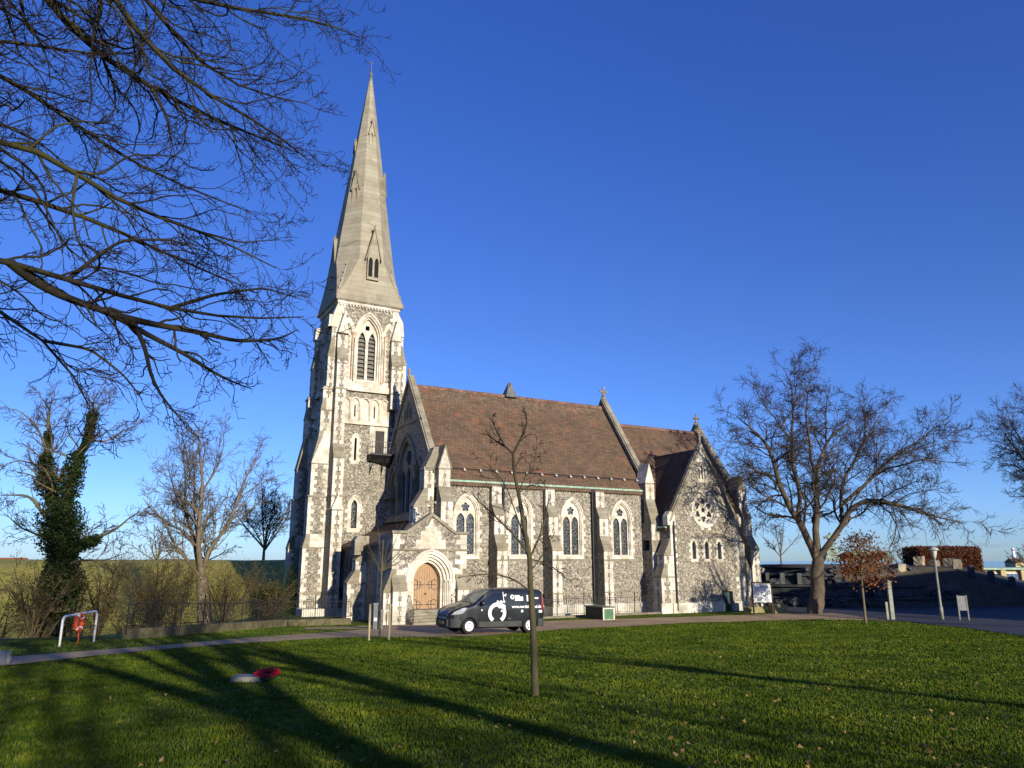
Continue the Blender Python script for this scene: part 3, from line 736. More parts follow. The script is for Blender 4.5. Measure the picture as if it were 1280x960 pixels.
def belfry_window(F, cx):
    m = MB()
    m.plate(F, arch(cx, 19.0, 22.6, 1.22, 2.02, 12), [arch(cx, 19.12, 22.6, 1.06, 1.82, 12)], -.3, .06)
    m.plate(F, arch(cx, 19.05, 22.6, 1.07, 1.83, 12), [arch(cx, 19.15, 22.6, .93, 1.66, 12)], -.45, -.12)
    m.plate(F, aring(cx, 22.5, 22.6, 1.36, 2.2, .15, .19, 12), [], 0, .16)
    o = m.obj('belfry_window', LIME, CH)
    m = MB(); m.plate(F, arch(cx, 19.1, 22.6, .95, 1.68, 12), [arch(cx - .45, 19.35, 22.35, .33, .85, 8), arch(cx + .45, 19.35, 22.35, .33, .85, 8), foil(cx, 23.55, .1, .13, 4, .78)], -.5, -.36)
    m.obj('tracery', LIME, o)
    m = MB()
    for k in range(12):
        z = 19.4 + k * .34
        A = [F(cx - .9, -.55, z), F(cx - .9, -.8, z + .3), F(cx - .9, -.82, z + .27), F(cx - .9, -.57, z - .03)]
        m.prism(A, [F(cx + .9, -.55, z), F(cx + .9, -.8, z + .3), F(cx + .9, -.82, z + .27), F(cx + .9, -.57, z - .03)])
    m.obj('louvre', LOUVRE, o)
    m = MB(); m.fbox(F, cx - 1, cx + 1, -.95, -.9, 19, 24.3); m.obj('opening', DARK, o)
    # flanking blind arches with slender shafts and sunk flint panels
    for sx in (-1, 1):
        x = cx + sx * 1.83
        m = MB(); m.plate(F, arch(x, 18.95, 22.9, .50, 1.05, 8), [arch(x, 19.2, 22.9, .33, .78, 8)], 0, .09)
        m.plate(F, aring(x, 22.8, 22.9, .6, 1.22, .11, .19, 8), [], 0, .14)
        quoins(m, F, x - .33, x + .33, 19.2, 22.9, 0, wl=.24, ws=.15, h=.2, t=.015)
        b = m.obj('blind_arch', LIME, CH)
    for x in (-1.23, 1.23, -1.45, 1.45, 2.2, -2.2):
        m = MB(); m.tube([F(cx + x, .16, 19.15), F(cx + x, .16, 22.75)], .045, 8)
        for z in (20.3, 21.5): m.tube([F(cx + x, .16, z), F(cx + x, .16, z + .08)], .075, 8)
        m.tube([F(cx + x, .16, 22.7), F(cx + x, .16, 22.85), F(cx + x, .16, 22.95)], [.05, .11, .11], 8)
        m.obj('shaft', REDSTONE if abs(x) > 1.3 else LIME, CH)
    m = MB(); m.prism([F(cx - 2.4, .30, 18.7), F(cx - 2.4, .02, 19.0), F(cx - 2.4, -.05, 18.2), F(cx - 2.4, .30, 18.2)], [F(cx + 2.4, .30, 18.7), F(cx + 2.4, .02, 19.0), F(cx + 2.4, -.05, 18.2), F(cx + 2.4, .30, 18.2)])
    m.fbox(F, cx - .95, cx + .95, .02, .22, 18.7, 19.12)
    m.obj('belfry_sill', LIME, CH)
belfry_window(FS, wc); belfry_window(FWt, tcy)
def arcade(F, cx, w, n=5):
    m = MB(); p = w / n; holes = []
    for k in range(n):
        x = cx - w / 2 + p * (k + .5); holes.append(arch(x, 15.65, 17.1, p * .40, p * .62, 6))
    m.plate(F, rect(cx - w / 2, cx + w / 2, 15.55, 17.62), holes, 0, .16)
    m.fbox(F, cx - w / 2, cx + w / 2, 0, .05, 15.6, 17.55)
    m.fbox(F, cx - w / 2 - .02, cx + w / 2 + .02, -.05, .22, 15.35, 15.54)
    for k in range(n):
        x = cx - w / 2 + p * (k + .5); m.plate(F, aring(x, 17.0, 17.1, p * .5, p * .74, p * .1, p * .12, 6), [], .16, .22)
        if k: m.tube([F(x - p / 2, .2, 15.75), F(x - p / 2, .2, 17.0)], .045, 6)
    o = m.obj('blind_arcade', LIME, CH)
    m = MB()
    for k in (1, 3): x = cx - w / 2 + p * (k + .5); m.fbox(F, x - .06, x + .06, .05, .054, 16.0, 17.0)
    m.obj('slit', DARK, o)
arcade(FS, wc - .05, 4.3); arcade(FWt, tcy, 4.6)
# slits and lower lancet
mb = MB(); mb.plate(FS, arch(-3.05, 12.0, 14.15, .33, .5, 6), [arch(-3.05, 12.32, 14.1, .095, .13, 4)], -.2, .03)
for i in range(8):
    if i % 2:
        for a_, b_ in ((-3.52, -3.37), (-2.73, -2.58)): mb.fbox(FS, a_, b_, -.04, .02, 11.98 + i * .27, 12.24 + i * .27)
mb.obj('slit_window', LIME, CH)
mb = MB(); mb.plate(FS, arch(wc - .55, 6.4, 8.55, .5, .8, 8), [arch(wc - .55, 6.72, 8.55, .25, .48, 8)], -.25, .04); mb.plate(FS, aring(wc - .55, 8.4, 8.55, .6, .93, .11, .14, 8), [], 0, .12)
for i in range(7):
    w_ = .75 if i % 2 else .56
    for sg in (-1, 1): mb.fbox(FS, *sorted((wc - .55 + sg * .49, wc - .55 + sg * w_)), -.04, .018, 6.42 + i * .31, 6.7 + i * .31)
o = mb.obj('lancet_window', LIME, CH)
mb = MB(); mb.fbox(FS, wc - .9, wc - .2, -.4, -.36, 6.6, 9.2); mb.obj('glass', GLASS, o)
mb = MB(); mb.fbox(FWt, tcy - .4, tcy + .4, -.4, -.36, 8.0, 11.2); mb.obj('glass', GLASSB, CH)
# doorway onto the iron balcony
mb = MB(); mb.plate(FS, rect(-1.85, -.15, 12.9, 15.3), [rect(-1.35, -.55, 13.0, 14.95)], -.1, .03); mb.obj('door_surround', LIME, CH)
mb = MB(); mb.fbox(FS, -1.34, -.56, .004, .02, 13.0, 14.94); mb.obj('balcony_door', simple('dark_brown_door', (.035, .03, .025)), CH)
bal = MB(); bal.plate(lambda a, d, z: (a, s0 - d - .0, z), [(-2.0, 12.72), (1.2, 12.72), (1.2, 12.86), (-2.0, 12.86)], [], .0, 1.25)
bo = bal.obj('balcony', IRON, CH)
mb = MB()
for x in (-1.7, -.7, .3): mb.tube([FS(x, 1.15, 12.7), FS(x, .8, 12.3), FS(x, .25, 11.75), FS(x, .0, 11.2)], .05, 5)
mb.prism([FS(-1.95, 1.2, 12.72), FS(-1.95, 0, 12.72), FS(-1.95, 0, 12.3), FS(-1.95, .7, 12.4)], [FS(.9, 1.2, 12.72), FS(.9, 0, 12.72), FS(.9, 0, 11.6), FS(.9, .7, 12.0)])
mb.obj('bracket', IRON, bo)
mb = MB()
rail = [FS(-1.95, .05, 13.85), FS(-1.95, 1.2, 13.85), FS(0, 1.2, 13.85), FS(1.1, 1.2, 13.85)]
mb.tube(rail, .025, 5); mb.tube([(p[0], p[1], 13.35) for p in rail], .015, 5)
for x in np.linspace(-1.95, 1.1, 9): mb.tube([FS(x, 1.2, 12.85), FS(x, 1.2, 13.85)], .018, 5)
mb.tube([FS(-1.95, .6, 12.85), FS(-1.95, .6, 13.85)], .018, 5)
mb.obj('railing', GREYIRON, bo)
# angle buttresses of the tower
def ashl_panel_strip(F, a0, a1, zs, d):
    m = MB()
    for (za, zb) in zs: m.fbox(F, a0, a1, d + .02, d + .024, za, zb)
    return m
stBS = [(1.65, -1.2, 8.1, 8.1), (1.25, 8.1, 12.35, 13.6), (.78, 12.35, 18.2, 18.2), (.78, 18.2, 20.7, 21.6), (.5, 20.7, 22.6, 22.6)]
stBW = [(1.75, -1.2, 5.2, 6.2), (1.55, 6.2, 9.2, 9.2), (1.45, 9.2, 11.9, 14.6), (.95, 11.9, 16.4, 17.4), (.85, 16.4, 18.4, 18.4), (.62, 18.4, 20.9, 22.4), (.42, 20.9, 23.2, 23.2)]
def gabletop(F, a0, a1, d, z0, z1, dk=.3):
    m = MB(); c = (a0 + a1) / 2
    m.plate(F, [(a0, z0), (a1, z0), (a1, z0 + .05), (c, z1), (a0, z0 + .05)], [], -dk, d)
    m.plate(F, [(c - .03, z1 - .1), (c + .03, z1 - .1), (c + .02, z1 + .3), (c - .02, z1 + .3)], [], d - .1, d - .04)
    o = m.obj('gablet', LIME, CH)
def tbut(F, a0, a1, st, sideF=None, ain=None, sgn=-1):
    o = buttress(F, a0, a1, st, qh=.36, qw=(.40, .26))
    if sideF: side_quoins(sideF, ain, st, sgn).obj('quoin', LIME, CH)
    m = MB()
    for z in (1.6, 9.15, 18.1):
        d = next(s[0] for s in st if s[2] >= z or s is st[-1]); m.fbox(F, a0 - .08, a1 + .08, -.1, d + .1, z, z + .13)
    m.obj('string_course', LIMEG, CH)
    return o
bw = .86
# SW corner
tbut(FS, t0 - .03, t0 - .03 + bw, stBS); gabletop(FS, t0 - .06, t0 + bw, .78, 22.6, 24.3)
gabletop(FS, t0 - .08, t0 + .02 + bw, 1.68, 8.1, 9.3, .2)
tbut(WF(t0), s0 + .0, s0 + bw, stBW, SF(s0 + .0), t0, -1)
# low gabled set-offs of the corner
mb = MB(); mb.plate(SF(s0 - .02), [(t0 - 1.5, 11.9), (t0 - .15, 11.9), (t0 - .3, 15.2)], [], -.3, .04); mb.obj('gablet', LIME, CH)
mb = MB(); mb.box(t0 - .75, t0 - .1, s0 + .08, s0 + .8, 23.2, 23.35); mb.box(t0 - .68, t0 - .1, s0 + .15, s0 + .7, 23.35, 24.2); mb.plate(SF(s0), [(t0 - .62, 23.2), (t0 - .02, 23.2), (t0 - .02, 25.2), (t0 - .35, 24.3)], [], -.7, .03); mb.obj('pinnacle', LIME, CH)
# SE corner
tbut(FS, t1 - .72, t1 + .1, [(.78, 16.8, 18.2, 18.2), (.78, 18.2, 20.7, 21.6), (.5, 20.7, 22.6, 22.6)]); gabletop(FS, t1 - .75, t1 + .13, .62, 22.6, 24.3)
stBE = [(1.1, -1, 18.4, 18.4), (.85, 18.4, 20.9, 22.4), (.5, 20.9, 23.2, 23.2)]
tbut(EF(t1), s0, s0 + bw, stBE, SF(s0), t1, 1)
mb = MB(); mb.plate(SF(s0), [(t1 + .02, 23.2), (t1 + .58, 23.2), (t1 + .45, 24.3), (t1 + .02, 25.0)], [], -.7, .03); mb.obj('pinnacle', LIME, CH)
# NW corner
tbut(WF(t0), s1 - bw, s1, stBW, SF(s1 - bw), t0, -1)
mb = MB(); mb.plate(SF(s1 - bw), [(t0 - .62, 23.2), (t0 - .02, 23.2), (t0 - .02, 24.9), (t0 - .3, 24.3), (t0 - .62, 24.2)], [], -.7, .03); mb.obj('pinnacle', LIME, CH)
tbut(SF(s1 + .9) if False else (lambda a, d, z: (a, s1 + d, z)), t0 + .05, t0 + 1, stBS)
# flint and stone at the shaft corners, cornice, plinth
mb = MB(); quoins(mb, FS, t0, t1, 22.7, 25.2, 0, wl=.75, ws=.55); quoins(mb, FS, t0 + 1.0, t1, 9.3, 15.3, 0, wl=.4, ws=.2, side='hi'); quoins(mb, FS, t0 + .98, t1, 7.0, 9.0, 0, wl=.4, ws=.2, side='hi')
mb.obj('quoin', LIME, CH)
mb = MB()
for (z0, z1, e) in ((25.2, 25.42, .10), (25.42, 25.6, .2)):
    mb.box(t0 - e, t1 + e, s0 - e, s1 + e, z0, z1)
for k in range(18): mb.fbox(FS, t0 + .1 + k * .28, t0 + .22 + k * .28, .0, .18, 25.02, 25.195)
mb.obj('tower_cornice', LIME, CH)
mb = MB(); mb.fbox(FS, t0 - 1.95, t0 + 1.2, -.2, 1.85, -1.2, .55); mb.fbox(WF(t0), s1 - 1.2, s1 + .2, -.2, 1.95, -1.2, .55); mb.obj('plinth', LIME, CH)
# spire: square eaves broached into an octagon
hx, hy = (t1 - t0) / 2 + .30, (s1 - s0) / 2 + .30
ZE, ZB, ZT = 25.6, 29.6, 50.2
def octa(hx_, hy_, z):
    k = .4142; return [(tcx + hx_ * a, tcy + hy_ * b, z) for a, b in ((-1, -k), (-k, -1), (k, -1), (1, -k), (1, k), (k, 1), (-k, 1), (-1, k))]
mb = MB()
def rad(z): return 2.62 * (ZT - z) / (ZT - ZB) + .10
zs = [ZB + (ZT - ZB) * i / 40 for i in range(41)]
ring = [octa(rad(z), rad(z) * 1.08, z) for z in zs]
for i in range(40): mb.add(ring[i] + ring[i + 1], [(j, (j + 1) % 8, 8 + (j + 1) % 8, 8 + j) for j in range(8)])
# flared skirt from the eaves to the octagon
sk = []
for i in range(7):
    f = i / 6; zz_ = ZE + (ZB - ZE) * f; sx_ = hx + (rad(ZB) - hx) * (1 - (1 - f) ** 1.7); sy_ = hy + (rad(ZB) * 1.08 - hy) * (1 - (1 - f) ** 1.7)
    k = 1 - f * (1 - .4142); k = max(k, .4142)
    sk.append([(tcx + sx_ * a, tcy + sy_ * b, zz_) for a, b in ((-1, -k), (-k, -1), (k, -1), (1, -k), (1, k), (k, 1), (-k, 1), (-1, k))])
for i in range(6): mb.add(sk[i] + sk[i + 1], [(j, (j + 1) % 8, 8 + (j + 1) % 8, 8 + j) for j in range(8)])
mb.add(sk[0], [tuple(range(8))]); mb.add([(p[0], p[1], ZE - .14) for p in sk[0]] + sk[0], [(j, (j + 1) % 8, 8 + (j + 1) % 8, 8 + j) for j in range(8)] + [tuple(range(8))])
sp = mb.obj('spire', SPIRE, CH)
# broaches on the corners
for (a, b) in ((-1, -1), (1, -1), (-1, 1), (1, 1)):
    mb = MB(); P = [(tcx + a * hx, tcy + b * hy, ZE + .02), (tcx + a * hx * .2, tcy + b * hy, ZE + .02), (tcx + a * hx, tcy + b * hy * .2, ZE + .02)]
    ap = (tcx + a * 1.55, tcy + b * 1.68, 31.0)
    mb.add(P + [ap], [(0, 1, 3), (0, 3, 2), (1, 2, 3), (0, 2, 1)])
    o = mb.obj('broach', SPIRE, CH)
    mb = MB()
    for k in range(7):
        f = k / 6.3; q = [P[0][i] + (ap[i] - P[0][i]) * f for i in range(3)]; mb.box(q[0] - .06, q[0] + .06, q[1] - .06, q[1] + .06, q[2], q[2] + .16)
    mb.obj('crocket', LIMEG, o)
def lucarne(F, a, z, w, h, gh, d_out, double=False):
    m = MB(); dz = .125
    hole = [arch(a + s * w * .25, z, z + h * .72, w * .17, h * .26, 5) for s in (-1, 1)] if double else [arch(a, z, z + h * .75, w * .22, h * .22, 5)]
    m.plate(F, [(a - w / 2, z - .25), (a + w / 2, z - .25), (a + w / 2, z + h), (a, z + h + gh), (a - w / 2, z + h)], hole, -1.6, d_out)
    o = m.obj('spire_window', SPIRE, CH)
    m = MB()
    for s in (-1, 1): m.plate(F, [(a + s * w * .62, z + h * .8), (a + s * w * .70, z + h * .86), (a, z + h + gh + .22), (a, z + h + gh)], [], -1.2, d_out + .08)
    m.lathe([(.04, z + h + gh), (.1, z + h + gh + .25), (.1, z + h + gh + .4), (.02, z + h + gh + .5)], 8, F(a, d_out - .05, 0)[:2] + (0,))
    m.obj('window_gable', LIMEG, o)
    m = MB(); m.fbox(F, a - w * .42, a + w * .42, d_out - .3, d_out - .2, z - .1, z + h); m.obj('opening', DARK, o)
def sface(z): return tcy - rad(max(z, ZB)) * 1.08
lucarne(SF(sface(27.5)), tcx + .1, 27.9, 1.1, 1.9, 2.6, .32, True)
lucarne(SF(sface(42.2)), tcx, 42.0, .5, 1.3, 1.1, .05)
lucarne(WF(tcx - rad(ZB)), tcy, 28.2, 1.1, 1.7, 2.2, -.05, True)
lucarne(WF(tcx - rad(40.2)), tcy, 40.6, .5, 1.1, .8, -.12)
def diag(u, n):                             # faces south-west
    c = math.sqrt(.5); return lambda a, d, z: (u + (a - d) * c, n - (a + d) * c, z)
def dpt(z, sg): r = rad(z) * .7071; return (tcx + sg * r * 1.0, tcy - r * 1.08)
u_, n_ = dpt(35.6, -1); lucarne(diag(u_, n_), 0, 35.4, .62, 1.8, 1.6, .02)
u_, n_ = dpt(35.8, 1); c_ = math.sqrt(.5); lucarne((lambda a, d, z, u=u_, n=n_: (u + (a + d) * c_, n + (a - d) * c_, z)), 0, 35.4, .62, 1.8, 1.6, .02)
mb = MB(); mb.lathe([(.2, 48.8), (.13, 50.2), (.18, 50.25), (.2, 50.4), (.1, 50.45), (.06, 50.8), (.11, 50.95), (.04, 51.1), (.03, 51.6), (.02, 52.1)], 12, (tcx, tcy, 0))
mb.lathe([(.36, 47.8), (.14, 50.22)], 8, (tcx, tcy, 0))
mb.box(tcx - .2, tcx + .2, tcy - .03, tcy + .03, 51.7, 51.76); mb.obj('spire_finial', LEAD, CH)
# ================================================================== GROUND
GRASS = mat_grass('lawn_grass', (.032, .05, .005), (.06, .088, .008), (.10, .12, .018))
BLADE = mat_leaf('grass_blade', [(.036, .060, .007), (.078, .118, .012), (.165, .185, .030)], .9, .02)
def _patchy(m):                             # broad patches of yellower and darker turf
    t = m.node_tree; b = t.nodes['Principled BSDF']; src = b.inputs['Base Color'].links[0].from_socket; co = objco(t, True)
    n1 = noise(t, co, .55, 5, .65); r1 = ramp(t, n1.outputs[0], [(.32, (.40, .48, .42)), (.5, (.9, .95, .9)), (.68, (1.6, 1.3, 1.0))])
    c = mix(t, 1.0, src, r1.outputs[0], 'MULTIPLY'); t.links.new(c, b.inputs['Base Color'])
_patchy(BLADE)
GRAVEL = mat_ground('gravel', (.26, .185, .10), (.52, .38, .22), 7)
ASPH = mat_ground('asphalt', (.035, .036, .04), (.085, .085, .09), 5, .75, .3)
def coords(a, b, step, far, k=14):
    c = list(np.arange(a, b + .01, step)); r = 1.0
    for i in range(k):
        r *= 1.45; c = [a - r * step * 2 - far * (i / k) ** 3] + c + [b + r * step * 2 + far * (i / k) ** 3]
    return np.array(sorted(c))
gx = coords(-60, 90, 1.0, 1500); gy = coords(-40, 130, 1.0, 2500)
vs = [(x, y, gz(x, y)) for y in gy for x in gx]; nx = len(gx)
mb = MB(); mb.add(vs, [(j * nx + i, j * nx + i + 1, (j + 1) * nx + i + 1, (j + 1) * nx + i) for j in range(len(gy) - 1) for i in range(nx - 1)])
tag(mb.obj('ground', GRASS, smooth=True, recalc=False), kind='structure')
def ribbon(name, mat, lo, hi, lift=.03, nu=8, nv=120):
    def samp(pl, t):
        d = [0]; 
        for i in range(1, len(pl)): d.append(d[-1] + math.dist(pl[i], pl[i - 1]))
        s = t * d[-1]
        for i in range(1, len(pl)):
            if s <= d[i] + 1e-9:
                f = (s - d[i - 1]) / (d[i] - d[i - 1]); return tuple(pl[i - 1][k] + (pl[i][k] - pl[i - 1][k]) * f for k in (0, 1))
        return pl[-1]
    mb = MB(); vs = []
    for i in range(nv + 1):
        a, b = samp(lo, i / nv), samp(hi, i / nv); 
        ja, jb = .12 * math.sin(i * 1.7) + .10 * math.sin(i * .63), .12 * math.sin(i * 1.3 + 2) + .10 * math.sin(i * .71)
        for j in range(nu + 1):
            f = j / nu; x = a[0] + (b[0] - a[0]) * f; y = a[1] + (b[1] - a[1]) * f + ja * (1 - f) + jb * f
            vs.append((x, y, gz(x, y) + lift))
    mb.add(vs, [(i * (nu + 1) + j, i * (nu + 1) + j + 1, (i + 1) * (nu + 1) + j + 1, (i + 1) * (nu + 1) + j) for i in range(nv) for j in range(nu)])
    return tag(mb.obj(name, mat, smooth=True, recalc=False), kind='structure')
low = [(-120, 850), (0, 834), (100, 823), (200, 813), (300, 805), (370, 801), (440, 797), (520, 797), (600, 796), (700, 787.5), (850, 780.5), (960, 776.5), (1040, 774), (1110, 776.5)]
high = [(-120, 834), (0, 823), (100, 815.5), (200, 808), (300, 799), (370, 794), (440, 789), (480, 785), (590, 782), (700, 776.5), (850, 772), (960, 768), (1040, 767), (1110, 776)]
L_ = [onlawn(*p) for p in low]; H_ = [onlawn(*p) for p in high]
ribbon('gravel_path', GRAVEL, L_, H_)
ribbon('forecourt', GRAVEL, [(-11.2, 42.5), (-5.5, 44), (.5, 47.5)], [(-12.3, 46), (-7.6, 49.8), (-3.2, 53.0)], .024, 8, 30)
la = [onlawn(*p) for p in [(1030, 775), (1082, 775.5), (1140, 779), (1200, 785), (1280, 796), (1420, 815), (1700, 850)]]
ha = [(24, 92), (30, 92), (40, 92), (52, 92), (66, 90), (90, 80), (110, 60)]
ribbon('asphalt', ASPH, la, ha, .026, 40, 90)
# kerb along the asphalt
mb = MB()
for i in range(len(la) - 1):
    a, b = la[i], la[i + 1]; n = 6
    for k in range(n):
        p = [a[j] + (b[j] - a[j]) * k / n for j in (0, 1)]; q = [a[j] + (b[j] - a[j]) * (k + .97) / n for j in (0, 1)]
        z0 = gz(*p) + .01; z1 = gz(*q) + .01
        mb.prism([(p[0], p[1], z0), (p[0], p[1] + .16, z0), (p[0], p[1] + .16, z0 + .05), (p[0], p[1], z0 + .05)], [(q[0], q[1], z1), (q[0], q[1] + .16, z1), (q[0], q[1] + .16, z1 + .05), (q[0], q[1], z1 + .05)])
tag(mb.obj('kerb', CONC), kind='structure')

# ---- the moat and the grass rampart behind it
RAMP = mat_grass('rampart_grass', (.15, .14, .028), (.29, .265, .05), (.22, .16, .055), bs=.4)
xs = np.linspace(-170, 34, 103); prof = [(66, -3), (72, -.9), (75, .2), (79, 1.6), (84, 3.2), (87, 3.95), (90, 4.2), (104, 4.15), (120, 1)]
vs = []
for x in xs:
    for (y, z) in prof:
        yy = y + (x + 20) * -.10 + 1.2 * math.sin(x * .07); e = min(1, max(0, (28 - x) / 10)); n_ = .25 * math.sin(x * .31 + y) + .15 * math.sin(x * .83 + y * 2)
        vs.append((x, yy, (z + (n_ if 72 < y < 120 else 0) * (.3 if z > 3.5 else 1)) * e - 3 * (1 - e)))
k = len(prof); mb = MB(); mb.add(vs, [(i * k + j, i * k + j + 1, (i + 1) * k + j + 1, (i + 1) * k + j) for i in range(len(xs) - 1) for j in range(k - 1)])
tag(mb.obj('rampart', RAMP, smooth=True), kind='structure')
m, t, b = new_mat('moat_water', .08, .5); b.inputs['Base Color'].default_value = (.02, .03, .02, 1); n = noise(t, objco(t, True), 2.2, 3); bump(t, b, n.outputs[0], .25, .05)
mb = MB(); mb.add([(-170, 44, -1.6), (-26, 44, -1.6), (-12, 74, -1.6), (20, 76, -1.6), (20, 92, -1.6), (-170, 98, -1.6)], [(0, 1, 2, 3, 4, 5)])
tag(mb.obj('moat_water', m, recalc=False), kind='structure')

# open water of the harbour beyond everything
m, t, b = new_mat('sea_water', .12, .5); b.inputs['Base Color'].default_value = (.05, .09, .13, 1); n = noise(t, objco(t, True), .05, 4); bump(t, b, n.outputs[0], .2, .3)
mb = MB(); mb.add([(-2600, 150, -1.2), (2600, 150, -1.2), (2600, 3500, -1.2), (-2600, 3500, -1.2)], [(0, 1, 2, 3)]); tag(mb.obj('sea', m, recalc=False), kind='structure')
# ---- lawn: grass blades and fallen leaves
rng = np.random.default_rng(3)
def gzv(x, y):
    z = 2.6 - .05 * y; return .5 * (z + np.sqrt(z * z + .25 * .25 * .25))
def scatter(n, y0, y1, pw):
    u = rng.random(n); y = y0 * (y1 / y0) ** (u ** pw); x = (rng.random(n) * 2 - 1) * (y * .74 + 1.2); return x, y
def quads(name, x, y, z, w, h, yaw, tilt, mat, flat=False, bend=None):
    n = len(x); ca, sa = np.cos(yaw), np.sin(yaw)
    v = np.zeros((n, 4, 3), np.float32)
    if not flat:
        lx, ly = np.cos(yaw + 1.57) * tilt * h, np.sin(yaw + 1.57) * tilt * h
        for k, (s, f) in enumerate(((-.5, 0), (.5, 0), (.12, 1), (-.12, 1))):
            v[:, k, 0] = x + ca * w * s + lx * f; v[:, k, 1] = y + sa * w * s + ly * f; v[:, k, 2] = z + h * f
    else:
        for k, (s, f) in enumerate(((-.5, -.35), (.5, -.5), (.4, .5), (-.5, .4))):
            v[:, k, 0] = x + ca * w * s - sa * h * f; v[:, k, 1] = y + sa * w * s + ca * h * f; v[:, k, 2] = z + tilt * (s + .5) * (1 if k % 2 else .2) + (f + .5) * bend
    me = bpy.data.meshes.new(name); me.vertices.add(n * 4); me.vertices.foreach_set('co', v.ravel())
    me.loops.add(n * 4); me.loops.foreach_set('vertex_index', np.arange(n * 4, dtype=np.int32))
    me.polygons.add(n); me.polygons.foreach_set('loop_start', np.arange(0, n * 4, 4, dtype=np.int32))
    me.materials.append(mat); me.update(calc_edges=True)
    o = bpy.data.objects.new(name, me); COL.objects.link(o); return o
lo_np = np.array(sorted(L_)); 
LAWN = [tuple(p) for p in L_[:-2]] + [tuple(p) for p in la] + [(60, -30), (-80, -30)]
def on_grass(x, y, marg=0):
    inside = np.zeros(len(x), bool)
    for (x0, y0), (x1, y1) in zip(LAWN, LAWN[1:] + LAWN[:1]):
        c = ((y0 > y) != (y1 > y)); inside ^= c & (x < (x1 - x0) * (y - y0) / (y1 - y0 + 1e-12) + x0)
    return inside
n = 560000; x, y = scatter(n, 5.4, 62, .85); keep = on_grass(x, y); x, y = x[keep], y[keep]
clump = .5 + .5 * np.sin(x * 3.1 + np.sin(y * 2.3) * 2) * np.sin(y * 2.7 + np.sin(x * 1.9) * 2)
h = (.016 + .024 * rng.random(len(x))) * (.7 + .6 * clump) * (1 + y * .02); w = .006 + .0013 * y
o = quads('grass', x, y, gzv(x, y) - .004, w, h, rng.random(len(x)) * 6.28, (rng.random(len(x)) - .5) * 1.6, BLADE)
tag(o, 'short green lawn grass growing over the whole foreground', 'grass', kind='stuff')
hi_np = np.array(sorted(H_)); n = 150000; x = rng.uniform(-26, 26, n); y = rng.uniform(22, 64, n)
cu_ = (x + 5.755) * .8746 + (y - 55) * .4848; cn_ = -(x + 5.755) * .4848 + (y - 55) * .8746
keep = (y > np.interp(x, hi_np[:, 0], hi_np[:, 1]) + .08) & (cn_ < np.where(cu_ < 1.8, np.where(cu_ < -5.5, -1.6, -9), np.where(cu_ > 19.8, -2.9, -2.5))) & (x > -15.6 - np.clip((33 - y) * 2, 0, 12)) & (cu_ < 29)
x, y = x[keep], y[keep]; h = .03 + .03 * rng.random(len(x))
o = quads('grass', x, y, gzv(x, y) - .004, .03 + .02 * rng.random(len(x)), h, rng.random(len(x)) * 6.28, (rng.random(len(x)) - .5) * 1.6, BLADE)
tag(o, 'strip of grass between the gravel path and the church', 'grass', kind='stuff')
LEAFB = mat_leaf('fallen_leaf', [(.13, .06, .02), (.32, .19, .07), (.48, .33, .15)])
n = 4500; x, y = scatter(n, 5.6, 34, .9); keep = on_grass(x, y) & (rng.random(n) < np.clip(.35 + x * .06, .22, 1) * np.clip(.25 + 1.5 * (.5 + .5 * np.sin(x * 1.1 + 2 * np.sin(y * .6))) * (.5 + .5 * np.sin(y * .9 + 1.5 * np.sin(x * .7))), 0, 1)); x, y = x[keep], y[keep]; s = .018 + .032 * rng.random(len(x))
o = quads('fallen_leaves', x, y, gzv(x, y) + .03, s, s * 1.2, rng.random(len(x)) * 6.28, rng.random(len(x)) * .05, LEAFB, True, (rng.random(len(x)) - .2) * .05)
tag(o, 'brown and tan fallen leaves scattered over the lawn', 'leaves', kind='stuff')

# ---- stone kerb wall and iron railings round the church
def railing(name, label, pts, h=1.15, zoff=0.0, step=.14, tall=0):
    root = empty(name, (pts[0][0], pts[0][1], 0), 0, label, 'railing', 'iron railings round the church')
    bars = MB(); rl = MB(); posts = []
    ox, oy = pts[0]
    for i in range(len(pts) - 1):
        (x0, y0), (x1, y1) = pts[i], pts[i + 1]; L = math.dist(pts[i], pts[i + 1]); n = int(L / step)
        g0, g1 = gz(x0, y0) + zoff, gz(x1, y1) + zoff
        for f in (.14, h - .14): rl.tube([(x0 - ox, y0 - oy, g0 + f), (x1 - ox, y1 - oy, g1 + f)], .022, 4)
        for k in range(n + 1):
            f = k / n; X, Y, Z = x0 + (x1 - x0) * f - ox, y0 + (y1 - y0) * f - oy, g0 + (g1 - g0) * f
            if k % 14 == 0:
                p = MB(); p.tube([(X, Y, Z - .2), (X, Y, Z + h + .12)], .035, 6); p.tube([(X, Y, Z + h + .1), (X, Y, Z + h + .2), (X, Y, Z + h + .3)], [.02, .05, .005], 6); posts.append(p)
            else: bars.tube([(X, Y, Z), (X, Y, Z + h), (X, Y, Z + h + .08)], [.012, .012, .003], 4, False)
    o = bars.obj('bars', IRON, root); rl.obj('rail', IRON, root)
    for p in posts: p.obj('post', IRON, root)
    return root
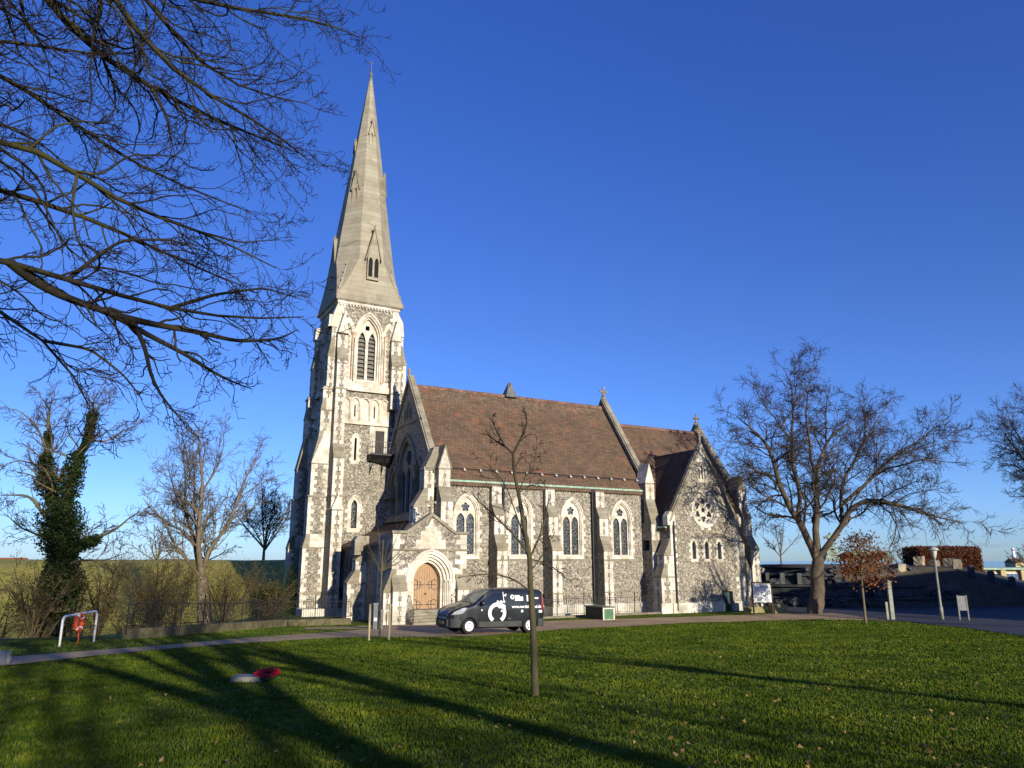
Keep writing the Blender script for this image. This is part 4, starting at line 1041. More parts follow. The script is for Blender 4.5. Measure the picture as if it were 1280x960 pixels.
def wallrun(name, label, pts, h, w, mat, zoff=0):
    mb = MB()
    for i in range(len(pts) - 1):
        (x0, y0), (x1, y1) = pts[i], pts[i + 1]; d = Vector((x1 - x0, y1 - y0, 0)).normalized(); nrm = Vector((-d.y, d.x, 0)) * w / 2
        def sec(x, y): z = gz(x, y); return [(x - nrm.x, y - nrm.y, z - .6), (x + nrm.x, y + nrm.y, z - .6), (x + nrm.x, y + nrm.y, z + h - .03), (x + nrm.x * .8, y + nrm.y * .8, z + h), (x - nrm.x * .8, y - nrm.y * .8, z + h), (x - nrm.x, y - nrm.y, z + h - .03)]
        n = max(1, int(math.dist(pts[i], pts[i + 1]) / 1.6))
        for k in range(n):
            f0, f1 = k / n, (k + .985) / n; mb.prism(sec(x0 + (x1 - x0) * f0, y0 + (y1 - y0) * f0), sec(x0 + (x1 - x0) * f1, y0 + (y1 - y0) * f1))
    return tag(mb.obj(name, mat), label, 'wall')
def cl(u, n): a = R(29); return (-5.755 + u * math.cos(a) - n * math.sin(a), 55 + u * math.sin(a) + n * math.cos(a))
wp = [(-16.1, 32.6), (-15.0, 40.5), (-14.1, 47.5)]
wallrun('stone_wall', 'low mossy concrete edging wall running back to the church tower', wp, .42, .35, MOSSW)
railing('iron_railing', 'dark iron railing on the low wall beside the moat thicket', [(-16.1, 32.6), (-15.0, 40.5), (-14.1, 47.5)], 1.15, .4)
wp2 = [(-14.1, 47.6), cl(-6.2, -1.2)]
wallrun('stone_wall', 'low edging wall in front of the tower foot', wp2, .4, .35, MOSSW)
railing('iron_railing', 'sunlit iron railing in front of the tower foot', wp2, 1.2, .38, .16)
wp3 = [cl(1.9, -2.35), cl(19.2, -2.35)]
wallrun('stone_kerb', 'low stone kerb under the railing along the nave', wp3, .16, .3, CONC)
railing('iron_railing', 'black iron railing along the nave wall', wp3, 1.35, .14, .17)

# ================================================================== OBJECTS
# ---- van
PAINT, t, b = new_mat('dark_van_paint', .32, .5)
b.inputs['Base Color'].default_value = (.014, .017, .019, 1); b.inputs['Metallic'].default_value = .35; b.inputs['Coat Weight'].default_value = .5; b.inputs['Coat Roughness'].default_value = .08
n = noise(t, objco(t), 1.4, 4); r = ramp(t, n.outputs[0], [(.3, (.28, .28, .28)), (.7, (.42, .42, .42))]); t.links.new(r.outputs[0], b.inputs['Roughness'])
TRIM = simple('grey_plastic_trim', (.045, .048, .045), .6)
VGL = mat_glass('van_glass', (.012, .016, .02), .04, False)
TYRE = simple('tyre_rubber', (.018, .018, .018), .85); HUB = simple('white_hubcap', (.72, .72, .70), .35, vary=.05)
RED = simple('red_lens', (.35, .01, .01), .15); DEC = simple('white_lettering', (.82, .82, .80), .5, vary=.04)
vx0, vy0 = onlawn(583, 794)
VL = 4.78
stx = [0, .06, .2, .45, .8, 1.12, 1.3, 1.6, 1.95, 2.3, 3.2, 4.2, 4.6, 4.72, 4.78]
sth = [.72, .90, 1.02, 1.12, 1.22, 1.31, 1.42, 1.66, 1.86, 1.93, 1.96, 1.955, 1.93, 1.85, 1.2]
stw = [.60, .74, .84, .90, .935, .945, .95, .95, .95, .95, .95, .95, .94, .93, .90]
def H_van(x): return float(np.interp(x, stx, sth))
def W_van(x): return float(np.interp(x, stx, stw))
def ysurf(x, z):                           # half width of the flank at height z
    w = W_van(x); h = H_van(x)
    zz = [.28, .5, .85, 1.12, 1.35, 1.60, 1.78, 1.9, 1.97]; kk = [.965, .99, 1.0, .995, .965, .92, .875, .79, .60]
    f = float(np.interp(z, zz, kk)); 
    return w * f
def section(x):
    h = H_van(x); w = W_van(x); out = []
    zs_ = [.28, .40, .55, .70] + [.70 + (h - .70) * f for f in (.2, .4, .6, .75, .87, .94)]
    for z in zs_:
        k = 1 - max(0, (z - (h - .16)) / .16) ** 2 * .16 if h < 1.7 else 1
        out.append((x, ysurf(x, z) * k, z))
    ye = out[-1][1]
    for f in (.86, .6, .3, 0): out.append((x, ye * f, h - .06 * (h > 0) * f * f))
    return out
van = empty('van', (vx0, vy0, gz(vx0, vy0) + .03), R(29), 'dark grey delivery van with white gear logo parked on the gravel by the porch', 'van')
van.rotation_euler = (0, 0, R(29))
van.rotation_euler = Vector((math.cos(R(29)), math.sin(R(29)), -.05 * math.sin(R(29)))).to_track_quat('X', 'Z').to_euler()
van.scale = (1.06, 1.04, 1.08); van.location.x += .12; van.location.y += .06
X0v = -.93                                 # front axle is the origin; body runs from -.93 backwards; near side is y = 0 => shift half width
def vp(p, side=-1): return (p[0] + X0v, side * p[1] + .93, p[2])
fine = sorted(set(list(np.linspace(0, VL, 60)) + stx))
mb = MB(); secs = [section(x) for x in fine]; m_ = len(secs[0]); prev = None
full = [[vp(p, -1) for p in s] + [vp(p, 1) for p in s[-2::-1]] for s in secs]; k = len(full[0])
for s in full: pass
vsb = [p for s in full for p in s]; n_ = len(full)
mb.add(vsb, [(i * k + j, i * k + j + 1, (i + 1) * k + j + 1, (i + 1) * k + j) for i in range(n_ - 1) for j in range(k - 1)] + [(i * k, (i + 1) * k, (i + 1) * k + k - 1, i * k + k - 1) for i in range(n_ - 1)] + [tuple(range(k)), tuple(range((n_ - 1) * k, n_ * k))])
body = mb.obj('body', PAINT, van, smooth=True)
cut = MB()
for xw in (.93, 4.03): cut.lathe([(.37, -.2), (.37, .45)], 28, (xw + X0v, 0, .335), 'y'); cut.lathe([(.37, 1.4), (.37, 2.1)], 28, (xw + X0v, 0, .335), 'y')
co = cut.obj('wheel_arch', DARK, van); bmod = body.modifiers.new('b', 'BOOLEAN'); bmod.object = co; bmod.solver = 'EXACT'
bpy.context.view_layer.update(); dg = bpy.context.evaluated_depsgraph_get()
me = bpy.data.meshes.new_from_object(body.evaluated_get(dg)); body.modifiers.clear(); body.data = me
bpy.data.objects.remove(co, do_unlink=True)
for p in me.polygons: p.use_smooth = True
me.set_sharp_from_angle(angle=R(38))
def flank(name, poly, mat, off=.006, parent=van, side=-1, thick=.0, nx=14, nz=8):
    """panel laid on the curved flank: poly is an outline in (x, z), filled by a fine strip mesh"""
    xs_ = np.linspace(min(p[0] for p in poly), max(p[0] for p in poly), nx); rows = []
    P = poly + [poly[0]]
    for x in xs_:
        x = min(max(x, xs_[0] + 1e-4), xs_[-1] - 1e-4); zc = []
        for a, b in zip(P[:-1], P[1:]):
            if (a[0] - x) * (b[0] - x) < 0 : zc.append(a[1] + (b[1] - a[1]) * (x - a[0]) / (b[0] - a[0]))
        zc.sort()
        if len(zc) < 2: continue
        rows.append((x, zc[0], zc[-1]))
    m = MB(); vs = []
    for (x, za, zb) in rows:
        for j in range(nz + 1): z = za + (zb - za) * j / nz; vs.append(vp((x, ysurf(x, z) + off, z), side))
    for (x, za, zb) in rows:
        for j in range(nz + 1): z = za + (zb - za) * j / nz; vs.append(vp((x, ysurf(x, z) - .02, z), side))
    q = len(rows) * (nz + 1); r_ = len(rows); fs = []
    for i in range(r_ - 1):
        for j in range(nz):
            a = i * (nz + 1) + j; fs += [(a, a + 1, a + nz + 2, a + nz + 1), (q + a, q + a + nz + 1, q + a + nz + 2, q + a + 1)]
    m.add(vs, fs); return m.obj(name, mat, parent, smooth=False)
for sd_ in (-1, 1):
    flank('side_window', [(1.50, 1.20), (2.58, 1.22), (2.58, 1.74), (2.15, 1.74), (1.98, 1.68)], VGL, .005, side=sd_)
    flank('quarter_window', [(1.22, 1.19), (1.46, 1.20), (1.90, 1.64)], VGL, .005, side=sd_, nx=8)
    flank('sill_trim', [(1.4, .29), (3.58, .29), (3.58, .52), (1.4, .52)], TRIM, .012, side=sd_)
    flank('rear_trim', [(4.48, .29), (4.74, .29), (4.74, .62), (4.48, .62)], TRIM, .012, side=sd_, nx=4)
    flank('front_bumper', [(.02, .28), (.5, .28), (.53, .5), (.4, .66), (.02, .66)], TRIM, .014, side=sd_, nx=8)
    flank('tail_light', [(4.66, 1.02), (4.76, 1.02), (4.75, 1.60), (4.66, 1.60)], RED, .012, side=sd_, nx=3)
    flank('headlight', [(.10, .80), (.62, .86), (.78, 1.10), (.62, 1.10), (.15, .90)], simple('headlight_lens', (.35, .37, .38), .08, spec=.8), .008, side=sd_, nx=8)
    m = MB(); 
    for j in (-.0,): m.tube([vp((1.55, .93, 1.24), sd_), vp((1.52, 1.03, 1.26), sd_)], .025, 6)
    m.tube([vp((1.50, 1.08, 1.20), sd_), vp((1.50, 1.085, 1.30), sd_), vp((1.52, 1.08, 1.42), sd_)], [.075, .09, .06], 8); m.obj('mirror', PAINT, van, smooth=True)
    for (x, z) in ((2.5, 1.02), (2.82, 1.02)):
        m = MB(); m.tube([vp((x - .09, ysurf(x, z) + .02, z), sd_), vp((x + .09, ysurf(x, z) + .02, z), sd_)], .018, 6); m.obj('door_handle', TRIM, van)
    for xx, za, zb in ((1.42, .56, 1.16), (2.66, .3, 1.86), (3.62, .7, 1.86), (4.56, .64, 1.86)):
        flank('panel_gap', [(xx, za), (xx + .014, za), (xx + .014, zb), (xx, zb)], DARK, .003, side=sd_, nx=3, nz=16)
# windscreen, grille, bumper front, plate, wipers
def top_patch(name, x0, x1, w0, w1, mat, off=.008):
    m = MB(); vs = []
    for i in range(11):
        x = x0 + (x1 - x0) * i / 10; w = w0 + (w1 - w0) * i / 10; ye = section(x)[-5][1]
        for j in range(11):
            f = (j / 10 * 2 - 1) * w; vs.append((x + X0v - off * .6, f * ye + .93, H_van(x) - .06 * f * f + off))
    m.add(vs, [(i * 11 + j, i * 11 + j + 1, (i + 1) * 11 + j + 1, (i + 1) * 11 + j) for i in range(10) for j in range(10)]); return m.obj(name, mat, van, smooth=True)
top_patch('windscreen', 1.16, 1.93, .97, .93, mat_glass('windscreen_glass', (.20, .22, .16), .16, False))  # bright greenish base colour stands in for reflection and the lit cab
m = MB(); m.tube([(1.14 + X0v, .4, 1.37), (1.3 + X0v, 1.0, 1.47)], .012, 4); m.obj('wiper', DARK, van)
m = MB(); m.box(X0v - .03, X0v + .06, .93 - .62, .93 + .62, .30, .62); m.obj('front_bumper', TRIM, van, bevel=.02)
for zz in (.70, .76):
    m = MB(); m.box(X0v - .015, X0v + .08, .93 - .5, .93 + .5, zz, zz + .03); m.obj('grille_bar', TRIM, van)
m = MB(); m.box(X0v - .045, X0v - .03, .93 - .26, .93 + .26, .40, .51); m.obj('number_plate', simple('yellow_plate', (.45, .30, .03), .5), van)
m = MB(); m.box(VL + X0v - .02, VL + X0v + .08, .93 - .85, .93 + .85, .30, .60); m.obj('rear_bumper', TRIM, van, bevel=.02)
for xw in (.93, 4.03):
    for yc, sg in ((.13, 1), (1.73, -1)):
        w = MB(); w.lathe([(.19, -.11), (.30, -.115), (.325, -.08), (.33, 0), (.325, .08), (.30, .115), (.19, .11)], 28, (xw + X0v, yc, .33), 'y'); wo = w.obj('wheel', TYRE, van, smooth=True)
        w = MB(); yf = yc - sg * .118
        w.lathe([(.215, 0), (.21, -sg * .012), (.17, -sg * .02), (.07, -sg * .045), (.01, -sg * .05)], 24, (xw + X0v, yf, .33), 'y')
        wo2 = w.obj('hubcap', HUB, wo, smooth=True)
        w = MB()
        for q in range(5):
            a = 6.283 * q / 5 + .3; w.lathe([(.032, 0), (.03, -sg * .004)], 10, (xw + X0v + .125 * math.cos(a), yf - sg * .034, .33 + .125 * math.sin(a)), 'y')
        w.obj('hub_hole', DARK, wo)
        w = MB(); w.lathe([(.36, 0), (.36, sg * .01)], 24, (xw + X0v, yc + sg * .22, .34), 'y'); w.obj('arch_liner', DARK, van)
m = MB(); m.box(.1 + X0v, 4.6 + X0v, .35, 1.5, .22, .34); m.obj('underbody', DARK, van)
def decal(m, x, z): return vp((x, ysurf(x, z) + .012, z), -1)
def flatloop(loops, name, mat=DEC):
    m = MB(); fl = [p for l in loops for p in l]; tr = tessellate_polygon([[Vector((p[0], p[1], 0)) for p in l] for l in loops])
    m.add([vp((p[0], ysurf(p[0], p[1]) + .010, p[1]), -1) for p in fl], [tuple(t_) for t_ in tr]); return m.obj(name, mat, van, recalc=False)
cx, cz = 2.30, .88
ou = [(cx + .46 * math.cos(a), cz + .44 * math.sin(a)) for a in np.linspace(-.95, math.pi + .95, 30)]
inn = [(cx + .30 * math.cos(a), cz + .28 * math.sin(a)) for a in np.linspace(math.pi + 1.05, -1.05, 30)]
flatloop([ou + inn], 'ring_logo')
def gear(cx, cz, r, n, hole): 
    o = []
    for i in range(n * 4): a = 6.28318 * i / (n * 4); rr = r * (1.18 if i % 4 < 2 else .92); o.append((cx + rr * math.cos(a), cz + rr * math.sin(a)))
    return [o, circ(cx, cz, hole, 14)]
for (a_, b_, r_, n_, h_) in ((2.62, 1.14, .10, 8, .04), (2.50, 1.33, .075, 7, .03), (2.42, 1.15, .07, 7, .03), (2.66, 1.36, .05, 6, .02), (2.55, .98, .06, 7, .025), (2.74, 1.62, .035, 6, .012), (2.33, 1.36, .045, 6, .018)):
    flatloop(gear(a_, b_, r_, n_, h_), 'gear_logo')
for pts in ([(2.63, 1.42), (2.66, 1.42), (2.64, 1.78), (2.61, 1.78)], [(2.66, 1.6), (2.80, 1.66), (2.80, 1.70), (2.66, 1.64)]): flatloop([pts], 'logo_stem')
flatloop([circ(3.10, 1.56, .10, 20), circ(3.12, 1.56, .045, 14)], 'small_ring_logo')
def text_on(txt, x, z, size, name, mat=DEC, fit=None):
    cu = bpy.data.curves.new(name, 'FONT'); cu.body = txt; cu.size = size; cu.resolution_u = 2; cu.offset = size * .03
    to = bpy.data.objects.new(name, cu); COL.objects.link(to); bpy.context.view_layer.update()
    me_ = bpy.data.meshes.new_from_object(to.evaluated_get(bpy.context.evaluated_depsgraph_get())); bpy.data.objects.remove(to, do_unlink=True)
    W_ = max(v.co.x for v in me_.vertices); s = (fit / W_) if fit else 1
    for v in me_.vertices:
        X, Z_ = x + v.co.x * s, z + v.co.y; v.co = vp((X, ysurf(X, Z_) + .012, Z_), -1)
    me_.materials.clear(); me_.materials.append(mat); o = bpy.data.objects.new(name, me_); COL.objects.link(o); o.parent = van; return o
text_on('www.nordiskbrand.dk', 3.06, 1.09, .17, 'web_lettering', fit=1.58)
for i, (w_, x_) in enumerate(((.26, 3.23), (.44, 3.23), (.44, 3.23), (.44, 3.23))):
    z = 1.585 - i * .062; m = [(x_, z), (x_ + w_, z), (x_ + w_, z + .05), (x_, z + .05)]; flatloop([m], 'lettering_line')
for i in range(5): z = 1.60 - i * .055; flatloop([[(3.86, z), (4.12, z), (4.12, z + .04), (3.86, z + .04)]], 'lettering_line')
flatloop([[(4.30, 1.48), (4.5, 1.48), (4.5, 1.54), (4.30, 1.54)]], 'lettering_line')
flatloop([circ(3.60, .95, .06, 12)], 'fuel_flap'); flatloop([[(4.5, .88), (4.68, .88), (4.68, .99), (4.5, .99)]], 'lettering_line')
flatloop([[(2.86, .60), (3.02, .60), (3.02, .68), (2.86, .68)]], 'lettering_line', TRIM); flatloop([circ(1.52, 1.0, .035, 8)], 'turn_signal')

# ---- life ring stand and ring
G1 = onlawn(74, 809); G2 = onlawn(117, 803)
st = empty('life_ring_stand', (G1[0], G1[1], gz(*G1)), math.atan2(G2[1] - G1[1], G2[0] - G1[0]), 'white tubular hoop stand at the path edge holding the life ring', 'stand')
wd = math.dist(G1, G2); dz = gz(*G2) - gz(*G1)
mb = MB(); pts = [(0, 0, -.1), (0, 0, .82)] + [(.2 - .2 * math.cos(a), 0, .82 + .2 * math.sin(a)) for a in np.linspace(.3, 1.57, 5)] + [(wd - .2 + .2 * math.sin(a), 0, 1.02 - .2 + .2 * math.cos(a)) for a in np.linspace(0, 1.3, 5)] + [(wd, 0, .82), (wd, 0, dz - .1)]
mb.tube(pts, .042, 10); mb.obj('hoop', WHITE, st, smooth=True)
mb = MB(); mb.tube([(0, 0, .48), (wd, 0, .48)], .02, 6); mb.obj('crossbar', IRON, st)
mx, my = (G1[0] * .5 + G2[0] * .5), (G1[1] * .5 + G2[1] * .5); ang = math.atan2(G2[1] - G1[1], G2[0] - G1[0])
RR = simple('orange_red_ring', (.55, .07, .02), .5, vary=.15)
lb = empty('life_ring', (mx, my - .07, gz(mx, my) + .78), ang, 'orange red life ring with white bands hanging on the hoop stand', 'life ring')
def torus(mb, r, q, a0, a1, n=24, k=10):
    pts = [(r * math.cos(a), 0, r * math.sin(a)) for a in np.linspace(a0, a1, n)]; mb.tube(pts, q, k)
mb = MB(); torus(mb, .28, .085, 0, 6.2832, 33); mb.obj('ring', RR, lb, smooth=True)
for k in range(4):
    mb = MB(); torus(mb, .28, .09, .6 + k * 1.571, .78 + k * 1.571, 5); mb.obj('band', WHITE, lb, smooth=True)
mb = MB(); mb.tube([(.05, 0, -.37), (.08, -.02, -.6), (-.02, 0, -.8), (.03, .02, -.92)], .022, 5); mb.obj('rope', RR, lb)

# ---- memorial stone and wreath on the lawn
c1 = onlawn(307, 853)
mb = MB(); mb.box(-.30, .30, -.22, .22, -.08, .11); 
o = mb.obj('memorial_stone', simple('pale_stone', (.24, .22, .17), .6), bevel=.02); o.location = (c1[0], c1[1] + .15, gz(*c1)); tag(o, 'small pale memorial stone block set flat in the lawn', 'stone')
WR = empty('wreath', (onlawn(334, 852)[0], onlawn(334, 852)[1], gz(*onlawn(334, 852)) + .12), .2, 'red poppy wreath leaning on the small memorial stone', 'wreath')
WR.rotation_euler = (R(14), 0, R(5)); WR.scale = (.78, .78, .7)
POP = simple('poppy_red', (.50, .008, .012), .6, vary=.5, scale=20); mb = MB(); torus(mb, .23, .05, 0, 6.2832, 24, 8); mb.xform(Matrix.Rotation(R(90), 4, 'X')); mb.obj('wreath_ring', simple('dark_green_fern', (.02, .05, .015)), WR, smooth=True)
mb = MB()
for k in range(90):
    a = 6.2832 * k / 30 + random.uniform(-.1, .1); r = .21 + random.uniform(-.1, .1); c = (r * math.cos(a), r * math.sin(a), .045 + random.uniform(0, .02))
    pt = [(c[0] + .05 * math.cos(b) * (1 + .2 * (j % 2)), c[1] + .05 * math.sin(b) * (1 + .2 * (j % 2)), c[2] + .02 + .012 * (j % 2)) for j, b in enumerate(np.linspace(0, 5.6, 8))]
    mb.add([(c[0], c[1], c[2])] + pt, [(0, j + 1, (j + 1) % 8 + 1) for j in range(8)])
tag(mb.obj('poppies', POP, WR, recalc=False))

# ---- green utility box
hb = onlawn(753.5, 776); HB = empty('utility_box', (hb[0], hb[1], gz(*hb)), R(29), 'low green cabinet with a shade-darkened body and a pale framed end on the grass by the path', 'cabinet')
mb = MB(); mb.box(.02, 1.0, 0, 2.2, -.1, .84); mb.obj('box', simple('shaded_green_paint', (.03, .036, .028), .6), HB, bevel=.02)  # body green darkened to carry the shade of its west side
mb = MB(); mb.box(-.03, 1.06, -.06, 2.26, .84, .92); mb.obj('lid', simple('box_lid', (.12, .13, .09), .6), HB)
mb = MB(); mb.box(.12, .9, -.03, .0, .06, .76); mb.obj('end_panel', simple('panel_green', (.07, .15, .075), .6), HB)
mb = MB()
for a, b in ((.0, .11), (.91, 1.02)): mb.box(a, b, -.05, .0, -.1, .83)
mb.box(.11, .91, -.05, 0, .765, .83); mb.box(.11, .91, -.05, 0, -.02, .055); mb.obj('frame', simple('pale_frame', (.5, .5, .45), .6), HB)

# ---- notice board
n0 = onlawn(940, 768.5)
NB = empty('notice_board', (n0[0] + .0, n0[1] - .5, 0), R(4), 'white notice board in a dark frame on two posts beside the church', 'notice board')
DKW = simple('dark_stained_wood', (.03, .022, .018), .7)
for x in (0, 1.55):
    mb = MB(); mb.box(x - .05, x + .05, -.05, .05, -.1, 2.55 if x == 0 else 2.45); mb.obj('post', DKW, NB)
mb = MB(); mb.box(.04, 1.51, -.03, .05, .92, 2.4); mb.obj('board', simple('cream_board', (.62, .62, .56), .5, vary=.04), NB)
mb = MB(); mb.box(-.06, 1.61, -.08, .1, 2.41, 2.5); mb.box(.05, 1.5, -.06, -.031, .88, .96); mb.obj('frame', DKW, NB)
PAP = simple('printed_paper', (.40, .42, .42), .6, vary=.2, scale=30)
for (a, b, c_, d) in ((.2, .5, 1.75, 2.2), (.62, 1.3, 1.7, 1.75), (.3, .75, 1.05, 1.4), (.95, 1.05, 1.35, 1.7), (.62, 1.3, 2.05, 2.25), (.9, 1.35, 1.05, 1.25)):
    mb = MB(); mb.box(a, b, -.036, -.03, c_, d); mb.obj('notice', PAP, NB)
def rock(name, label, loc, s, mat, cat='stone block', seed=0, group=None, rough=.12, parent=None):
    rg = random.Random(seed); bm = bmesh.new(); bmesh.ops.create_cube(bm, size=1); bmesh.ops.subdivide_edges(bm, edges=bm.edges, cuts=3, use_grid_fill=True)
    for v in bm.verts:
        v.co = v.co * (1 - .10 * v.co.length_squared) + Vector((rg.uniform(-1, 1), rg.uniform(-1, 1), rg.uniform(-1, 1))) * rough * .3
        v.co = Vector((v.co.x * s[0], v.co.y * s[1], v.co.z * s[2]))
    me = bpy.data.meshes.new(name); bm.to_mesh(me); bm.free(); me.materials.append(mat); o = bpy.data.objects.new(name, me); COL.objects.link(o); o.location = loc; o.rotation_euler = (0, 0, rg.uniform(0, 6))
    if label: tag(o, label, cat, group)
    if parent: o.parent = parent
    return o
MOSS = simple('mossy_stone', (.22, .20, .09), .9, vary=.4, scale=5)
p = onlawn(949, 767); rock('stone_block', 'flat mossy stone block lying under the notice board', (p[0], p[1] + 1.0, .2), (1.6, .9, .6), MOSS, seed=2)
rock('stone_block', 'grey stone slab standing on the mossy block behind the notice board', (p[0] + .1, p[1] + 1.1, .8), (1.0, .6, .7), CONC, seed=3)
p = onlawn(976, 767); rock('stone_block', 'mossy boulder just right of the notice board', (p[0], p[1] + .6, .25), (1.3, .9, .9), MOSS, seed=4)
p = onlawn(-2, 832); rock('stone_block', 'pale stone block at the far left end of the path', (p[0] - .1, p[1], gz(*p) + .12), (.55, .5, .45), simple('pale_block', (.4, .37, .3)), seed=5)

# ---- lamp post, sign posts
POSTM = simple('weathered_galvanised_post', (.20, .21, .165), .55, vary=.3, scale=3)
lx, ly = onlawn(1178, 775); LP = empty('street_lamp', (lx, ly, 0), 0, 'grey green lamp post with a conical top lantern on the asphalt', 'street lamp')
mb = MB(); mb.tube([(0, 0, -.1), (0, 0, .9), (0, 0, .95), (0, 0, 4.35)], [.13, .13, .09, .075], 12); mb.obj('pole', POSTM, LP, smooth=True)
mb = MB(); mb.lathe([(.09, 4.3), (.13, 4.4), (.22, 4.85), (.24, 4.9)], 16); mb.obj('lantern', simple('frosted_lantern', (.5, .5, .42), .3), LP, smooth=True)
mb = MB(); mb.lathe([(.34, 4.88), (.36, 4.92), (.30, 5.02), (.12, 5.12), (.02, 5.15)], 16); mb.obj('lamp_cap', simple('lamp_cap_grey', (.33, .34, .30), .5), LP, smooth=True)
px_, py_ = onlawn(1116, 775); SP2 = empty('tall_post', (px_, py_, 0), 0, 'tall grey square post with a short post at its foot left of the lamp', 'post')
mb = MB(); mb.box(-.13, .02, -.1, .1, -.1, 2.75); mb.box(.02, .14, -.08, .08, -.1, 2.7); mb.obj('post', POSTM, SP2)
mb = MB(); mb.box(-.42, -.27, -.06, .06, -.1, 1.25); mb.obj('short_post', POSTM, SP2)
px_, py_ = onlawn(1206, 776); SP3 = empty('sign_board', (px_, py_, 0), R(-20), 'small grey sign plate on two short posts right of the lamp', 'sign')
for x in (-.28, .28): 
    mb = MB(); mb.box(x - .04, x + .04, -.04, .04, -.1, 1.75); mb.obj('post', POSTM, SP3)
mb = MB(); mb.box(-.24, .24, -.02, .02, .7, 1.7); mb.obj('sign_plate', simple('grey_back_of_sign', (.22, .23, .23), .5), SP3)
# ---- two grey service pillars by the railing end
for (x, y, h, lab) in ((468, 787, 1.35, 'taller grey metal service pillar at the railing end left of the porch'), (475, 787, 1.0, 'shorter grey metal service pillar nearer the porch')):
    p = onlawn(x, y); S1 = empty('service_pillar', (p[0], p[1], gz(*p)), R(29), lab, 'service pillar')
    mb = MB(); mb.box(-.13, .13, -.1, .1, -.1, h); mb.obj('casing', GREYIRON, S1, bevel=.01)
    mb = MB(); mb.box(-.15, .15, -.12, .12, h, h + .05); mb.obj('cap', POSTM, S1)
    if h > 1.2: mb = MB(); mb.box(-.08, .08, -.105, -.1, .45, .62); mb.obj('label_plate', WHITE, S1)
# ================================================================== TREES
rngT = np.random.default_rng(11)
def unit(v): return v / (np.linalg.norm(v, axis=-1, keepdims=True) + 1e-9)
def march(P, D, L, Rd, n, wig, trop, tip=.35, gravity=0):
    M = len(P); pts = np.zeros((M, n, 3)); rad = np.zeros((M, n)); pts[:, 0] = P; rad[:, 0] = Rd; d = unit(D.copy()); bend = rngT.normal(size=(M, 3)) * wig * .5
    for i in range(1, n):
        if i % 3 == 0: bend = rngT.normal(size=(M, 3)) * wig * .5
        d = unit(d + rngT.normal(size=(M, 3)) * wig * .7 + bend + np.array([0, 0, trop]) / n)
        pts[:, i] = pts[:, i - 1] + d * (L / (n - 1))[:, None]; rad[:, i] = Rd * (1 - (1 - tip) * i / (n - 1))
    return pts, rad
def spawn(pts, rad, L, K, t0, ang, lr, rr, taper=.5, up=0.0, rmin=.004, t1=1.0, Lref=None):
    M, n, _ = pts.shape; t = t0 + (t1 - t0) * (np.arange(K)[None] + rngT.random((M, K))) / K
    t = np.clip(t, 0, .999) * (n - 1); i = t.astype(int); f = t - i; I = np.arange(M)[:, None]
    p = pts[I, i] * (1 - f)[..., None] + pts[I, i + 1] * f[..., None]; r = rad[I, i] * (1 - f) + rad[I, i + 1] * f
    tg = unit(pts[I, i + 1] - pts[I, i]); rnd = rngT.normal(size=(M, K, 3)); side = unit(rnd - (rnd * tg).sum(-1, keepdims=True) * tg)
    a = ang * (.6 + .8 * rngT.random((M, K, 1))); d = unit(tg * np.cos(a) + side * np.sin(a) + np.array([0, 0, up]))
    l = L[:, None] * lr * (1 - taper * t / (n - 1)) * (.6 + .7 * rngT.random((M, K)))
    keep = np.ones((M, K), bool) if Lref is None else rngT.random((M, K)) < (L / Lref)[:, None]
    keep = keep.ravel()
    return p.reshape(-1, 3)[keep], d.reshape(-1, 3)[keep], l.ravel()[keep], np.maximum((r * rr).ravel(), rmin)[keep]
def tubes_mesh(name, batches, mat, parent=None):
    V = []; Fq = []; off = 0
    for pts, rad, k in batches:
        M, n, _ = pts.shape
        if M == 0: continue
        tg = np.zeros_like(pts); tg[:, 1:-1] = pts[:, 2:] - pts[:, :-2]; tg[:, 0] = pts[:, 1] - pts[:, 0]; tg[:, -1] = pts[:, -1] - pts[:, -2]; tg = unit(tg)
        ref = np.zeros_like(tg); ref[..., 0] = .31; ref[..., 1] = .77; ref[..., 2] = .55; a = unit(np.cross(tg, ref)); b = np.cross(tg, a)
        ph = 2 * np.pi * np.arange(k) / k
        ring = pts[:, :, None] + rad[:, :, None, None] * (a[:, :, None] * np.cos(ph)[:, None] + b[:, :, None] * np.sin(ph)[:, None])
        V.append(ring.reshape(-1, 3)); idx = np.arange(M * n * k).reshape(M, n, k) + off
        q = np.stack([idx[:, :-1], np.roll(idx, -1, 2)[:, :-1], np.roll(idx, -1, 2)[:, 1:], idx[:, 1:]], -1).reshape(-1, 4); Fq.append(q); off += M * n * k
    V = np.concatenate(V).astype(np.float32); Fq = np.concatenate(Fq).astype(np.int32); me = bpy.data.meshes.new(name)
    me.vertices.add(len(V)); me.vertices.foreach_set('co', V.ravel()); me.loops.add(len(Fq) * 4); me.loops.foreach_set('vertex_index', Fq.ravel())
    me.polygons.add(len(Fq)); me.polygons.foreach_set('loop_start', np.arange(0, len(Fq) * 4, 4, dtype=np.int32)); me.polygons.foreach_set('use_smooth', np.ones(len(Fq), bool))
    me.materials.append(mat); me.update(calc_edges=True); o = bpy.data.objects.new(name, me); COL.objects.link(o)
    if parent: o.parent = parent
    return o
def resample(pl, n):
    pl = np.array(pl, float); d = np.r_[0, np.cumsum(np.linalg.norm(np.diff(pl[:, :3], axis=0), axis=1))]; s = np.linspace(0, d[-1], n)
    out = np.stack([np.interp(s, d, pl[:, k]) for k in range(pl.shape[1])], 1)
    # soften corners
    for _ in range(2): out[1:-1] = .25 * out[:-2] + .5 * out[1:-1] + .25 * out[2:]
    return out, d[-1]
BARK = mat_bark('bark', (.055, .045, .03), (.16, .135, .085), 3, moss=(.12, .12, .035))
